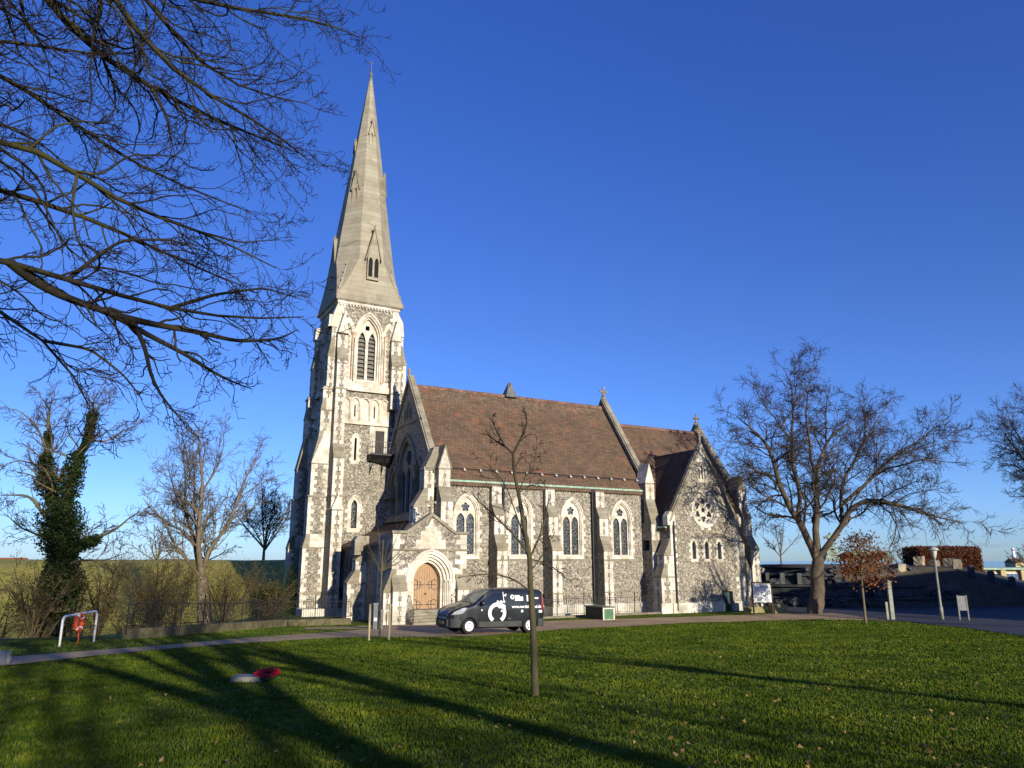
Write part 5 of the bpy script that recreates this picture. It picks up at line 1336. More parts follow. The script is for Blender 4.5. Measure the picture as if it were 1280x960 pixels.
TWIG = mat_bark('twig', (.045, .034, .028), (.10, .075, .06), 6)
BARKL = mat_bark('pale_bark', (.08, .062, .042), (.20, .16, .105), 3)  # paler bark colour without moss, used for one whole tree
def limb_tree(name, label, cat, limbs, lev, base, trunk_mat=BARK, twig_mat=TWIG, group=None, rmin=.006, jitter=.0, crown_levels=None):
    """limbs: list of (polyline of points, r0, r1, is_trunk); lev: list of dicts, one per branching level"""
    root = empty(name, base, 0, label, cat, group); b = np.array(base)
    n = 22; P = []; Rr = []; Ls = []; tr = []
    for (pl, r0, r1, isT) in limbs:
        o, L = resample(pl, n)
        if P:                                # a limb grows out of the nearest point of an earlier one
            allp = np.concatenate(P) + b; dd = np.linalg.norm(allp - o[0], axis=1); j = int(dd.argmin())
            if dd[j] < 2.5: o = o + (allp[j] - o[0])[None] * (np.linspace(1, 0, n)[:, None] ** 1.5)
        P.append(o - b); Rr.append(np.linspace(1, 0, n) ** .8 * (r0 - r1) + r1); Ls.append(L); tr.append(isT)
    P = np.array(P); Rr = np.array(Rr); Ls = np.array(Ls); tr = np.array(tr)
    if jitter: w = np.cumsum(rngT.normal(size=P.shape), 1) * jitter; w -= np.linspace(0, 1, n)[None, :, None] * w[:, -1:]; w[:, 0] = 0; P = P + w
    tubes_mesh('trunk', [(P[tr], Rr[tr], 12)] if tr.any() else [(P[:1], Rr[:1], 8)], trunk_mat, root)
    bat = [(P[~tr], Rr[~tr], 8)]
    src = [(P, Rr, Ls * np.where(tr, 0.0, 1))]
    M0 = ~tr; pts, rad, L = P[M0], Rr[M0], Ls[M0]
    mats = []
    for i, c in enumerate(lev):
        p, d, l, r = spawn(pts, rad, L if i else np.minimum(L, c.get('Lcap', 99)), c['K'], c.get('t0', .2), c['ang'], c['lr'], c['rr'], c.get('taper', .5), c.get('up', 0), rmin, 1.0, c.get('Lref'))
        l = np.maximum(l, c.get('lmin', .1))
        pts, rad = march(p, d, l, r, c['n'], c['wig'], c.get('trop', 0), c.get('tip', .4)); rad = np.maximum(rad, rmin); L = l
        mats.append((pts, rad, c.get('k', 4)))
    if len(bat[0][0]): tubes_mesh('limbs', bat + ([mats[0]] if len(lev) > 2 else []), trunk_mat, root)
    tubes_mesh('twigs', mats[1:] if len(lev) > 2 else mats, twig_mat, root)
    return root

# ---- foreground tree: stands left of the view, its limbs reach over the lawn
def fl(pts, Y0, Y1): return [tuple(at(x, y, Y0 + (Y1 - Y0) * i / (len(pts) - 1))) for i, (x, y) in enumerate(pts)]
TB = (-15.5, 5.5); tz0 = gz(*TB)
def P_(z, dx=0, dy=0): return (TB[0] + dx, TB[1] + dy, z)
FG = [([P_(tz0 - .2), P_(5), P_(8, .3), P_(12, .5, .3), P_(17, 1.2, .6)], .48, .12, True)]
def reach(z, pts, Y0, Y1, r0, r1, st=(.5, .2)):
    first = fl(pts, Y0, Y1); a = np.array(P_(z, *st)); m = (a + np.array(first[0])) / 2 + np.array([0, 0, .5]); return ([tuple(a), tuple(m)] + first, r0, r1, False)
FG += [reach(6.6, [(-60, 302), (0, 317), (40, 333), (103, 350), (162, 374), (219, 388), (269, 397), (330, 402), (380, 396)], 8.2, 11, .09, .008),
       reach(6.0, [(-120, 330), (0, 381), (47, 408), (87, 433), (94, 455), (109, 483), (118, 520)], 7.6, 8.6, .07, .006),
       reach(7.6, [(-60, 222), (0, 236), (35, 254), (87, 262), (144, 284), (184, 306), (245, 337), (300, 356)], 9, 11.5, .10, .008),
       reach(8.0, [(-60, 172), (0, 171), (35, 168), (70, 188), (100, 227), (131, 254), (188, 271), (245, 280), (297, 312), (345, 335)], 8.4, 11.5, .10, .008),
       reach(9.0, [(-60, 60), (0, 87), (52, 127), (96, 157), (136, 188), (188, 219), (262, 245), (320, 268)], 9, 12, .08, .007),
       reach(11, [(20, -80), (57, 0), (70, 35), (105, 66), (144, 87), (188, 107), (227, 136), (271, 153), (306, 166), (350, 178), (385, 196)], 9, 12, .12, .008, (.8, .4)),
       reach(12, [(110, -80), (144, 0), (162, 39), (188, 66), (227, 100), (262, 127), (310, 136), (345, 165), (375, 192), (385, 200)], 9, 12, .11, .008, (.8, .4)),
       reach(12.5, [(140, -70), (180, 0), (206, 26), (245, 79), (280, 114), (332, 118), (385, 130)], 9.5, 12, .09, .008, (.9, .4)),
       reach(14, [(100, -90), (160, -30), (219, 4), (306, 13), (363, 20), (405, 24), (430, 36), (448, 46)], 9.5, 12.5, .09, .008, (1, .5)),
       reach(8.6, [(-60, 48), (0, 50), (44, 52), (109, 70), (150, 78), (190, 60)], 8.4, 10.5, .07, .007)]
def sub(pts, Y0, Y1, r0, r1=.006): return (fl(pts, Y0, Y1), r0, r1, False)
FG += [sub([(40, 333), (62, 355), (103, 377), (150, 392), (187, 417), (234, 442), (281, 474), (314, 486)], 8.7, 10.6, .06),
       sub([(150, 392), (200, 405), (250, 414), (300, 427), (350, 424), (372, 412)], 9.4, 10.8, .05),
       sub([(160, 410), (178, 442), (187, 474), (200, 496), (231, 530)], 9.4, 10.2, .035),
       sub([(188, 107), (208, 144), (214, 175), (220, 200)], 10.3, 10.6, .03), sub([(219, 388), (270, 370), (330, 360), (370, 372)], 10.1, 11, .03),
       sub([(105, 350), (135, 320), (160, 300), (220, 300), (262, 318)], 9.2, 10.2, .03), sub([(87, 433), (130, 440), (160, 470), (178, 500)], 8.3, 9, .02),
       sub([(100, 227), (92, 262), (96, 300), (120, 340)], 9.2, 9.4, .025), sub([(245, 280), (300, 300), (350, 300)], 11, 11.8, .02)]
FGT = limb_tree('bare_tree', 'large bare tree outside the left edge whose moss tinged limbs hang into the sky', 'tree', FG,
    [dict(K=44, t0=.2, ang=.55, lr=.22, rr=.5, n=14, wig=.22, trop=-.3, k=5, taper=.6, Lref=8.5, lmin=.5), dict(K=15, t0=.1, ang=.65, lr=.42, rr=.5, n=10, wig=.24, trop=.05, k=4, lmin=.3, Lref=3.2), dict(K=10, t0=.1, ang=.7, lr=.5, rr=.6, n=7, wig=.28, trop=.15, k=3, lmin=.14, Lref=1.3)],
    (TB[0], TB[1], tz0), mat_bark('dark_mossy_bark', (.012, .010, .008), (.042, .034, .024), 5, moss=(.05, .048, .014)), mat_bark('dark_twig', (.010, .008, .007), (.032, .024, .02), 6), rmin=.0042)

# ---- young sapling in the middle of the lawn
def pz(pts, o, s, Y, dY=0): return [tuple(at(o[0] + x / s, o[1] + y / s, Y + dY * i / max(1, len(pts) - 1))) for i, (x, y) in enumerate(pts)]
q = lambda pts, dY=0: pz(pts, (580, 490), 2.4, 13.6, dY)
sb = onlawn(668, 872)
SAP = [(q([(214, 925), (211, 800), (207, 700), (200, 600), (197, 500)]), .066, .045, True), (q([(197, 500), (180, 400), (165, 310), (150, 240), (147, 185)]), .045, .024, True),
       (q([(147, 185), (120, 160), (100, 150), (80, 135), (60, 122)], .3), .02, .005, False), (q([(120, 162), (98, 120), (88, 95), (84, 70)], -.3), .014, .004, False),
       (q([(147, 185), (175, 130), (190, 95), (186, 65), (180, 45)], -.2), .022, .005, False), (q([(160, 225), (175, 195), (205, 185), (236, 186)], .4), .016, .004, False),
       (q([(188, 480), (150, 430), (110, 390), (70, 350), (38, 325), (25, 300)], -.5), .024, .005, False), (q([(192, 470), (130, 290), (100, 245), (55, 200)], .5), .014, .004, False),
       (q([(199, 500), (225, 440), (245, 380), (256, 300)], .5), .022, .005, False), (q([(203, 600), (150, 562), (90, 545), (0, 553)], -.3), .018, .004, False),
       (q([(197, 500), (225, 508), (260, 520), (300, 552), (330, 578)], .3), .014, .004, False), (q([(200, 540), (230, 500), (262, 440), (272, 425)], -.2), .012, .004, False),
       (q([(165, 300), (185, 250), (212, 222), (218, 150)], -.3), .012, .004, False), (q([(165, 310), (195, 285), (240, 270)], .2), .010, .004, False)]
limb_tree('sapling', 'slender bare young tree alone in the middle of the lawn', 'tree', SAP,
    [dict(K=9, t0=.2, ang=.75, lr=.30, rr=.5, n=8, wig=.2, trop=.15, k=4, lmin=.1), dict(K=4, t0=.3, ang=.7, lr=.5, rr=.6, n=5, wig=.15, k=3, lmin=.05)], (sb[0], sb[1], gz(*sb)),
    mat_bark('grey_green_bark', (.045, .04, .022), (.10, .085, .045), 7), mat_bark('dark_bud_twig', (.02, .015, .013), (.05, .035, .03), 6), rmin=.0045)

# ---- staked young tree by the path
sb = onlawn(474, 797)
pt = lambda l: [tuple(at(x, y, sb[1])) for x, y in l]
ST = [(pt([(474.5, 803), (475, 760), (477, 715), (479, 675)]), .05, .03, True)] + [(pt([(477, 715), (477 + a * .5, 715 + b * .5), (477 + a, 715 + b)]), .016, .004, False) for a, b in ((-14, -22), (16, -30), (30, -18), (-22, -44), (12, -52), (38, -34), (26, -60), (-6, -70), (50, -26), (44, -50))]
SK = limb_tree('staked_sapling', 'slim young tree tied between two pale stakes near the porch', 'tree', ST,
    [dict(K=6, t0=.15, ang=.6, lr=.4, rr=.5, n=6, wig=.1, k=3), dict(K=3, t0=.2, ang=.6, lr=.5, rr=.6, n=4, wig=.1, k=3)], (sb[0], sb[1], gz(*sb)), mat_bark('olive_bark', (.06, .052, .028), (.13, .11, .055), 7), TWIG, rmin=.005)
for x in (461, 486):
    p = onlawn(x, 801); mb = MB(); mb.tube([(p[0] - sb[0], p[1] - sb[1], -.2), (p[0] - sb[0], p[1] - sb[1], 1.55)], .045, 8); mb.obj('stake', simple('pale_stake', (.34, .28, .16)), SK)

# ---- the large bare tree right of the church
q = lambda pts, dY=0, Y=62: pz(pts, (860, 420), 2.526, Y, dY)
tb = onlawn(1018, 768)
BT = [(q([(399, 885), (402, 840), (405, 800), (409, 740), (412, 700)]), .60, .43, True),
      (q([(409, 715), (385, 650), (350, 580), (318, 530), (290, 480), (278, 430), (270, 380), (240, 330), (215, 300), (150, 250)], -3), .48, .05, True), (q([(335, 555), (345, 480), (325, 400), (318, 320), (330, 250), (325, 160), (300, 100)], 3), .28, .03, True),
      (q([(414, 705), (408, 620), (410, 560), (405, 430), (430, 360), (455, 310), (515, 270)], 2), .46, .05, True), (q([(405, 440), (385, 390), (385, 330), (372, 250), (380, 170)], -4), .22, .03, True),
      (q([(425, 705), (470, 650), (500, 600), (512, 550), (560, 520), (600, 515), (650, 530), (750, 560), (880, 592)], -5), .42, .03, True), (q([(505, 590), (495, 500), (500, 450), (540, 370), (560, 310), (550, 200)], 4), .26, .03, True),
      (q([(515, 550), (560, 500), (600, 450), (640, 400), (700, 360), (760, 310), (820, 260)], 3), .24, .03, True), (q([(600, 455), (660, 420), (740, 395), (860, 400)], -3), .16, .02, False),
      (q([(285, 470), (250, 435), (205, 418), (150, 425)], -4), .12, .02, False), (q([(455, 310), (440, 230), (450, 150)], -2), .12, .02, False), (q([(560, 320), (610, 250), (640, 200)], 4), .1, .02, False),
      (q([(400, 560), (440, 500), (455, 470), (470, 400), (480, 330)], -3), .14, .02, False), (q([(320, 320), (280, 260), (230, 200), (210, 150)], 3), .12, .02, False), (q([(240, 330), (180, 330), (110, 330)], -3), .09, .02, False),
      (q([(330, 250), (370, 180), (400, 100), (400, 60)], 3), .1, .02, False), (q([(700, 360), (780, 340), (860, 330)], 3), .09, .02, False), 
      (q([(345, 600), (300, 580), (250, 560), (230, 590)], -3), .07, .015, False), (q([(650, 530), (700, 500), (790, 480)], -4), .08, .015, False), (q([(270, 380), (200, 370), (150, 350)], 4), .07, .015, False)]
BTL = [(a, b, c, False) if i else (a, b, c, True) for i, (a, b, c, d) in enumerate(BT)]
LV = [dict(K=26, t0=.2, ang=.8, lr=.36, rr=.42, n=11, wig=.2, trop=.02, k=5, taper=.5, Lref=15, lmin=1.5), dict(K=20, t0=.1, ang=.72, lr=.46, rr=.5, n=8, wig=.2, trop=.02, k=4, lmin=.9, Lref=6.0), dict(K=16, t0=.1, ang=.68, lr=.5, rr=.55, n=6, wig=.2, trop=.05, k=3, lmin=.5, Lref=2.9)]
BTL = [(a, b * (.66 if i else 1), c * .6 if i else c, False if i else True) for i, (a, b, c, d) in enumerate(BT)]
limb_tree('bare_tree', 'big spreading bare tree with a thick sunlit trunk right of the church', 'tree', BTL, LV, (tb[0], tb[1], 0), mat_bark('brown_grey_bark', (.045, .036, .027), (.14, .11, .075), 3), mat_bark('brown_twig', (.03, .024, .022), (.07, .052, .045), 6), rmin=.012, jitter=.03)

SL = [dict(K=6, t0=.3, ang=.7, lr=.38, rr=.45, n=8, wig=.14, trop=.2, k=4, taper=.4), dict(K=5, t0=.2, ang=.7, lr=.5, rr=.5, n=6, wig=.15, k=3)]
# ---- procedural trees
def gen_tree(name, label, loc, H, spread, trunk_h, r, nl=6, group=None, lev=None, rmin=.012, seed=0, mat=BARK, tmat=TWIG, lean=0, crown_up=.9):
    global rngT; save = rngT; rngT = np.random.default_rng(seed + 100)
    rg = random.Random(seed); z0 = loc[2]; base = Vector(loc); lim = [([tuple(base + Vector((0, 0, -.3))), tuple(base + Vector((lean * .4, 0, trunk_h * .5))), tuple(base + Vector((lean, 0, trunk_h)))], r, r * .72, True)]
    for i in range(nl):
        a = 6.283 * i / nl + rg.uniform(-.4, .4); s = spread * rg.uniform(.55, 1) * (1 if i % 3 else .35); top = H * rg.uniform(.72, 1) if i % 3 == 0 else trunk_h + (H - trunk_h) * rg.uniform(.4, .85) * crown_up
        st = Vector((lean, 0, trunk_h * rg.uniform(.82, 1))); mid = st + Vector((math.cos(a) * s * .45, math.sin(a) * s * .45, (top - st.z) * .42)); m2 = st + Vector((math.cos(a + .2) * s * .75, math.sin(a + .2) * s * .75, (top - st.z) * .75)); e = Vector((lean + math.cos(a) * s, math.sin(a) * s, top))
        lim.append(([tuple(base + p) for p in (st, mid, m2, e)], r * rg.uniform(.4, .6), .03, False))
    o = limb_tree(name, label, 'tree', lim, lev or [dict(K=17, t0=.2, ang=.65, lr=.42, rr=.42, n=9, wig=.16, trop=.2, k=5, taper=.5, Lref=H * .75), dict(K=12, t0=.12, ang=.62, lr=.48, rr=.5, n=7, wig=.18, trop=.12, k=4, Lref=H * .32), dict(K=9, t0=.1, ang=.6, lr=.5, rr=.55, n=5, wig=.18, k=3, lmin=.35, Lref=H * .15)], loc, mat, tmat, group, rmin)
    rngT = save; return o
gen_tree('bare_tree', 'bare tree at the right edge of the picture', (55.5, 71, 0), 23.5, 12.0, 5, .5, 13, seed=5, lev=LV)
# trees behind and beside the photographer: out of frame, they throw the long shadows on the lawn and the transept
SH = 'trees beside the lawn outside the view'
gen_tree('bare_tree', 'bare park tree behind the photographer, nearest the left', (11.4, -13.5, gz(0, -13.5)), 17, 6.0, 6.6, .42, 9, SH, SL, seed=21, rmin=.02)
gen_tree('bare_tree', 'bare park tree behind the photographer, farther right', (21.1, -10.1, gz(0, -10.1)), 15, 3.6, 6.5, .24, 6, SH, SL, seed=22, rmin=.02)
gen_tree('bare_tree', 'bare park tree farthest behind the photographer', (16.3, -17, gz(0, -17)), 17, 4.5, 8.2, .34, 7, SH, SL, seed=25, rmin=.02)
gen_tree('bare_tree', 'bare park tree behind the photographer, widest crown', (8.2, -22, gz(0, -22)), 19, 8.5, 6.5, .36, 11, SH, SL, seed=27, rmin=.02)
gen_tree('bare_tree', 'low bare tree behind the photographer on the right', (20.5, -19.5, gz(0, -19.5)), 10.5, 4.5, 2.6, .2, 10, SH, SL, seed=28, rmin=.016)
gen_tree('bare_tree', 'tall bare tree deep in the park behind the photographer', (19, -33, gz(0, -33)), 18, 8.5, 5.5, .36, 11, SH, SL, seed=29, rmin=.035)
gen_tree('bare_tree', 'bare tree beside the church outside the right edge', (34.6, 41.0, .55), 16.5, 5.0, 5.5, .42, 8, SH, SL, seed=24, rmin=.02)

# ---- trees on the left by the moat
q = lambda pts, Y, dY=0: pz(pts, (0, 440), 2.46, Y, dY)
def LB(p): return p
LM = [(q([(632, 840), (626, 760), (620, 690)], 52), .85, .62, True), (q([(618, 700), (600, 620), (598, 580), (575, 520), (565, 480), (572, 400), (560, 300)], 52, 2), .38, .04, False), (q([(624, 690), (612, 600), (615, 520), (625, 400), (612, 300), (610, 240)], 52, -2), .42, .04, False),
      (q([(632, 680), (650, 600), (700, 540), (735, 450), (750, 400), (775, 350), (800, 320)], 52, 2), .34, .04, False), (q([(600, 700), (560, 640), (520, 580), (505, 520), (460, 480), (440, 450)], 52, -3), .28, .03, False), (q([(740, 430), (800, 400), (850, 385)], 52, 2), .1, .02, False),
      (q([(620, 590), (600, 480), (600, 380), (590, 300)], 52, 3), .2, .03, False), (q([(575, 520), (530, 450), (520, 380), (505, 330)], 52, 3), .14, .02, False), (q([(622, 420), (670, 350), (690, 280), (680, 220)], 52, -3), .12, .02, False)]
LM = [(a, b * (.58 if d else .45), c * .6, d) for a, b, c, d in LM]
lb_ = at(632 / 2.46, 440 + 835 / 2.46, 52)
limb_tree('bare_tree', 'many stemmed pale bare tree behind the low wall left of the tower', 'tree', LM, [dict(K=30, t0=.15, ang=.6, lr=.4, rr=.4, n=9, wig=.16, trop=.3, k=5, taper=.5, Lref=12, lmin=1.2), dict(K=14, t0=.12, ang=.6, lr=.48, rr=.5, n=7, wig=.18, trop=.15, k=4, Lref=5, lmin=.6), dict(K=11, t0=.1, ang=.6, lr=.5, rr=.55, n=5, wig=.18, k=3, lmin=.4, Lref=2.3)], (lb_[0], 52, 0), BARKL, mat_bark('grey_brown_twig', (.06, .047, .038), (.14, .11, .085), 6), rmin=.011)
IV = [(q([(185, 800), (188, 700), (192, 620), (185, 560)], 37), .55, .42, True), (q([(185, 560), (165, 470), (145, 400), (142, 330), (148, 250), (150, 190), (160, 140)], 37, 1), .3, .03, False), (q([(192, 600), (205, 480), (220, 380), (245, 310), (275, 260), (285, 190), (290, 140)], 37, -1), .28, .03, False),
      (q([(200, 640), (240, 600), (300, 575), (360, 545), (410, 500), (430, 490)], 37, 2), .15, .02, False), (q([(175, 540), (130, 500), (105, 460), (80, 440), (0, 440)], 37, -1), .16, .02, False), (q([(142, 350), (110, 340), (60, 330), (0, 350)], 37, 1), .08, .015, False),
      (q([(142, 290), (110, 220), (60, 180), (10, 170)], 37, -1), .08, .015, False), (q([(275, 260), (330, 270), (380, 240), (430, 225)], 37, 1), .08, .015, False), (q([(285, 190), (320, 150), (300, 110)], 37), .05, .01, False), (q([(200, 660), (250, 640), (330, 640), (380, 620)], 37, -1), .1, .015, False),
      (q([(180, 600), (100, 560), (60, 540), (20, 500)], 37), .1, .015, False)]
IV = [(a, b * (1 if d else .7), c * .7, d) for a, b, c, d in IV]
ib = at(185 / 2.46, 440 + 790 / 2.46, 37)
ivt = limb_tree('ivy_clad_tree', 'tall tree with its trunk and forks wrapped in dark green ivy', 'tree', IV, [dict(K=22, t0=.2, ang=.62, lr=.38, rr=.4, n=9, wig=.17, trop=.2, k=5, taper=.5, Lref=8, lmin=1), dict(K=14, t0=.12, ang=.62, lr=.48, rr=.5, n=7, wig=.19, trop=.1, k=4, Lref=3.6, lmin=.5), dict(K=10, t0=.1, ang=.62, lr=.5, rr=.55, n=5, wig=.18, k=3, lmin=.3, Lref=1.7)], (ib[0], 37, gz(ib[0], 37)), BARK, TWIG, rmin=.010)
IVY = mat_leaf('ivy_leaf', [(.010, .016, .006), (.020, .036, .010), (.05, .075, .02)])
def leaf_cloud(name, spine, rads, n, size, mat, parent, off=(0, 0, 0), rngl=None, squash=1):
    rg = rngl or np.random.default_rng(1); sp, L = resample(spine, 30); rr = np.interp(np.linspace(0, 1, 30), np.linspace(0, 1, len(rads)), rads)
    i = rg.integers(0, 29, n); f = rg.random(n)[:, None]; c = sp[i] * (1 - f) + sp[i + 1] * f
    lump = 1 + .35 * np.sin(c[:, 2] * 2.3 + 1) + .25 * np.sin(c[:, 2] * 5.1)
    d = unit(rg.normal(size=(n, 3))); c = c + d * (rr[i] * lump * rg.random(n) ** .45)[:, None] * np.array([1, 1, squash]) - np.array(off)
    a = unit(rg.normal(size=(n, 3))); b = unit(np.cross(a, unit(rg.normal(size=(n, 3))))); s = size * (.6 + .8 * rg.random((n, 1)))
    v = np.stack([c - a * s, c + b * s * .6, c + a * s, c - b * s * .6], 1).astype(np.float32)
    me = bpy.data.meshes.new(name); me.vertices.add(n * 4); me.vertices.foreach_set('co', v.ravel()); me.loops.add(n * 4); me.loops.foreach_set('vertex_index', np.arange(n * 4, dtype=np.int32))
    me.polygons.add(n); me.polygons.foreach_set('loop_start', np.arange(0, n * 4, 4, dtype=np.int32)); me.materials.append(mat); me.update(calc_edges=True)
    o = bpy.data.objects.new(name, me); COL.objects.link(o)
    if parent: o.parent = parent
    return o
off = (ib[0], 37, gz(ib[0], 37))
leaf_cloud('ivy', [p for p in IV[0][0]], [.75, .85, .85, .8], 18000, .07, IVY, ivt, off)
leaf_cloud('ivy', IV[1][0][:5], [.9, .8, .5, .3, .2], 8000, .065, IVY, ivt, off)
leaf_cloud('ivy', IV[2][0][:6], [.9, .75, .6, .4, .3, .2], 10000, .065, IVY, ivt, off)
leaf_cloud('ivy', IV[3][0][:3], [.7, .45, .2], 2600, .065, IVY, ivt, off)
# thicket shrubs on the moat bank
OLV = mat_leaf('olive_shrub_leaf', [(.05, .042, .012), (.12, .105, .025), (.085, .045, .022)])
STEM = mat_bark('shrub_stem', (.03, .024, .014), (.12, .09, .045), 5)
def shrub(label, x, y, H, W, nst, seed, leaves=0, lmat=OLV, name='bare_shrub', group='shrubs on the moat bank', stem=STEM):
    global rngT; save = rngT; rngT = np.random.default_rng(seed); rg = random.Random(seed); z = gz(x, y); b = (x, y, z); lim = []; H = H * .86
    for i in range(nst):
        a = rg.uniform(0, 6.28); s = W * rg.uniform(.1, 1); h = H * rg.uniform(.55, 1); x0 = rg.uniform(-.3, .3) * W
        lim.append(([(x + x0, y + rg.uniform(-.3, .3), z - .2), (x + x0 + math.cos(a) * s * .35, y + math.sin(a) * s * .3, z + h * .5), (x + x0 + math.cos(a) * s, y + math.sin(a) * s * .8, z + h)], rg.uniform(.03, .07), .012, i == 0))
    o = limb_tree(name, label, 'shrub', lim, [dict(K=9, t0=.1, ang=.6, lr=.42, rr=.5, n=7, wig=.2, trop=.3, k=3), dict(K=7, t0=.1, ang=.7, lr=.5, rr=.6, n=5, wig=.22, trop=.1, k=3, lmin=.3)], b, stem, stem, group, rmin=.009)
    if leaves: leaf_cloud('leaves', [(0, 0, H * .15), (0, 0, H * .5), (0, 0, H * .8)], [W * .8, W, W * .6], int(leaves * 2), .042, lmat, o, squash=.8)
    rngT = save; return o
SHR = [(-24.5, 33, 4.6, 2.2, 9, 0, 'bare brown thicket shrub at the left edge beside the path'), (-21.3, 34, 4.0, 1.8, 8, 300, 'wide twiggy shrub left of the life ring stand'), (-18.6, 35.5, 4.2, 1.9, 9, 500, 'twiggy shrub right behind the life ring'),
       (-17.6, 38.5, 4.6, 2.0, 9, 900, 'tangled olive shrub right of the life ring stand'), (-18.2, 43, 4.8, 2.2, 9, 1200, 'dense olive shrub behind the low wall, left part'), (-17.6, 48.5, 4.6, 2.3, 8, 700, 'brown shrub left of the many stemmed tree'),
       (-28, 38, 6.0, 3.0, 10, 300, 'tall bare shrub far left under the ivy tree'), (-31, 44, 6.5, 3.2, 9, 0, 'thin bare shrub seen at the left picture edge'), (-24, 42, 5.0, 2.6, 9, 900, 'olive shrub in the dark behind the ivy trunk'), (-20.5, 54, 4.6, 2.6, 8, 1500, 'broad olive shrub on the far side of the moat trees')]
SHR += [(-26.5, 40, 5.2, 2.4, 10, 500, 'tangled shrub left of the ivy clad trunk'), (-21.5, 46, 4.6, 2.4, 10, 700, 'brown tangled shrub in the gap right of the ivy clad trunk'), (-24.5, 50, 5.0, 2.6, 9, 500, 'tall twiggy shrub in the middle of the thicket'), (-28.5, 51, 5.2, 2.6, 9, 600, 'tall twiggy shrub deep in the thicket, left part'), (-16.2, 52.5, 3.4, 1.7, 9, 900, 'low olive shrub at the right foot of the many stemmed tree'),
        (-22.3, 36.5, 3.6, 1.9, 9, 400, 'low brown shrub behind the left post of the hoop stand'), (-34, 50, 5.5, 3.0, 9, 300, 'tall thin shrub at the far left of the moat bank'), (-19.5, 58.5, 4.2, 2.4, 9, 900, 'olive shrub beyond the many stemmed tree')]
for i, (x, y, h_, w_, n_, lv, lab) in enumerate(SHR): shrub(lab, x, y, h_, w_, n_, 40 + i, lv)
DKL = mat_leaf('evergreen_leaf', [(.012, .022, .006), (.02, .04, .010), (.035, .06, .015)])
for i, (x, y, h_, w_, lab) in enumerate(((-17.4, 55.5, 2.6, 1.8, 'dark evergreen bush at the foot of the tower'), (-17.3, 62, 4.4, 1.6, 'tall dark bush right behind the tower corner'))):
    shrub(lab, x, y, h_, w_, 4, 70 + i, 6000, DKL, 'evergreen_bush', None)
# distant trees
gen_tree('bare_tree', 'small bare tree on the rampart just left of the tower', (-33.5, 103, 3.5), 12.5, 6.5, 2.2, .22, 9, rmin=.018, seed=31)
gen_tree('bare_tree', 'small far bare tree on the skyline between church and big tree', (47.5, 135, 3.5), 7.5, 4, 1.5, .16, 8, rmin=.02, seed=32, lev=SL)
for i, (x, y, h_, lab) in enumerate(((-68, 118, 9, 'far bare tree at the left edge'), (-58, 125, 8, 'far bare tree behind the ivy clad trunk'), (-48, 120, 7, 'far low bare tree left of the many stemmed tree'))):
    gen_tree('bare_tree', lab, (x, y, 2.5), h_, 5, 1.5, .22, 7, rmin=.035, seed=50 + i, lev=SL)

# ---- young oak with brown leaves
q = lambda pts, Y=51.5, dY=0: pz(pts, (860, 420), 2.526, Y, dY)
OK_ = [(q([(562, 912), (556, 850), (550, 790), (545, 730)]), .085, .06, True), (q([(545, 740), (545, 690), (540, 650), (535, 625)]), .08, .02, False)] + [(q([(546, 740 - k * 14), (546 + s * 28, 715 - k * 14), (546 + s * (62 - k * 5), 700 - k * 13)], 51.5, dy), .035, .01, False) for k, s, dy in ((0, 1, .5), (0, -1, -.5), (1, 1, -.8), (2, -1, .8), (3, 1, .6), (4, -1, -.6), (5, 1, -.3), (5, -1, .4))]
okb = onlawn(1082, 781)
oak = limb_tree('young_oak', 'young tree still holding rusty brown leaves right of the big trunk', 'tree', OK_, [dict(K=8, t0=.2, ang=.7, lr=.42, rr=.45, n=7, wig=.15, trop=.1, k=4, lmin=.3), dict(K=5, t0=.2, ang=.7, lr=.5, rr=.55, n=5, wig=.15, k=3, lmin=.2)], (okb[0], okb[1], 0), mat_bark('oak_bark', (.09, .07, .045), (.2, .16, .10), 5), TWIG, rmin=.01)
RUST = mat_leaf('rust_leaf', [(.08, .03, .012), (.19, .07, .025), (.30, .13, .05)])
rl = np.random.default_rng(4)
for (x, y, w, n) in ((545, 700, 2.3, 800), (560, 730, 1.9, 600), (580, 760, 1.3, 350), (530, 660, 1.5, 350), (600, 690, .8, 350), (510, 740, .8, 250), (545, 640, .8, 220), (500, 690, .7, 160)):
    c = at(860 + x / 2.526, 420 + y / 2.526, 51.5 + rl.uniform(-.6, .6)); leaf_cloud('leaves', [(c[0] - w * .6, c[1], c[2] - .2), (c[0], c[1], c[2]), (c[0] + w * .6, c[1], c[2])], [w * .6, w * .85, w * .6], n, .08, RUST, oak, (okb[0], okb[1], 0), rl, .75)

# ================================================================== BACKGROUND ON THE RIGHT
DKS = simple('dark_wet_stone', (.045, .047, .05), .7, vary=.5, scale=2); STN2 = mat_ashlar('terrace_stone', (.30, .27, .21), bw=1.2, rh=.5)
fx, fy = 33.8, 80.0
FN = empty('fountain', (fx, fy, 0), 0, 'dark tiered stone fountain basin with rocky cascade below the bronze group', 'fountain')
for (r0, z0, z1, nm) in ((13.5, -.1, .9, 'lower_basin'), (11.3, .9, 1.9, 'middle_basin'), (9.4, 1.9, 2.9, 'upper_basin')):
    mb = MB(); mb.lathe([(r0, z0), (r0 - .3, z1 - .25), (r0 + .05, z1 - .2), (r0 + .05, z1), (r0 - .5, z1), (r0 - .6, z1 - .35), (.5, z1 - .35)], 48); mb.v = [(a, b * .75, c) for a, b, c in mb.v]; mb.obj(nm, DKS, FN)
mb = MB(); mb.lathe([(7.6, 2.5), (7.2, 3.3), (7.7, 3.45), (7.7, 3.7), (7.2, 3.75), (7.0, 3.5), (.5, 3.5)], 48); mb.v = [(a, b * .75, c) for a, b, c in mb.v]; mb.obj('rim', DKS, FN)
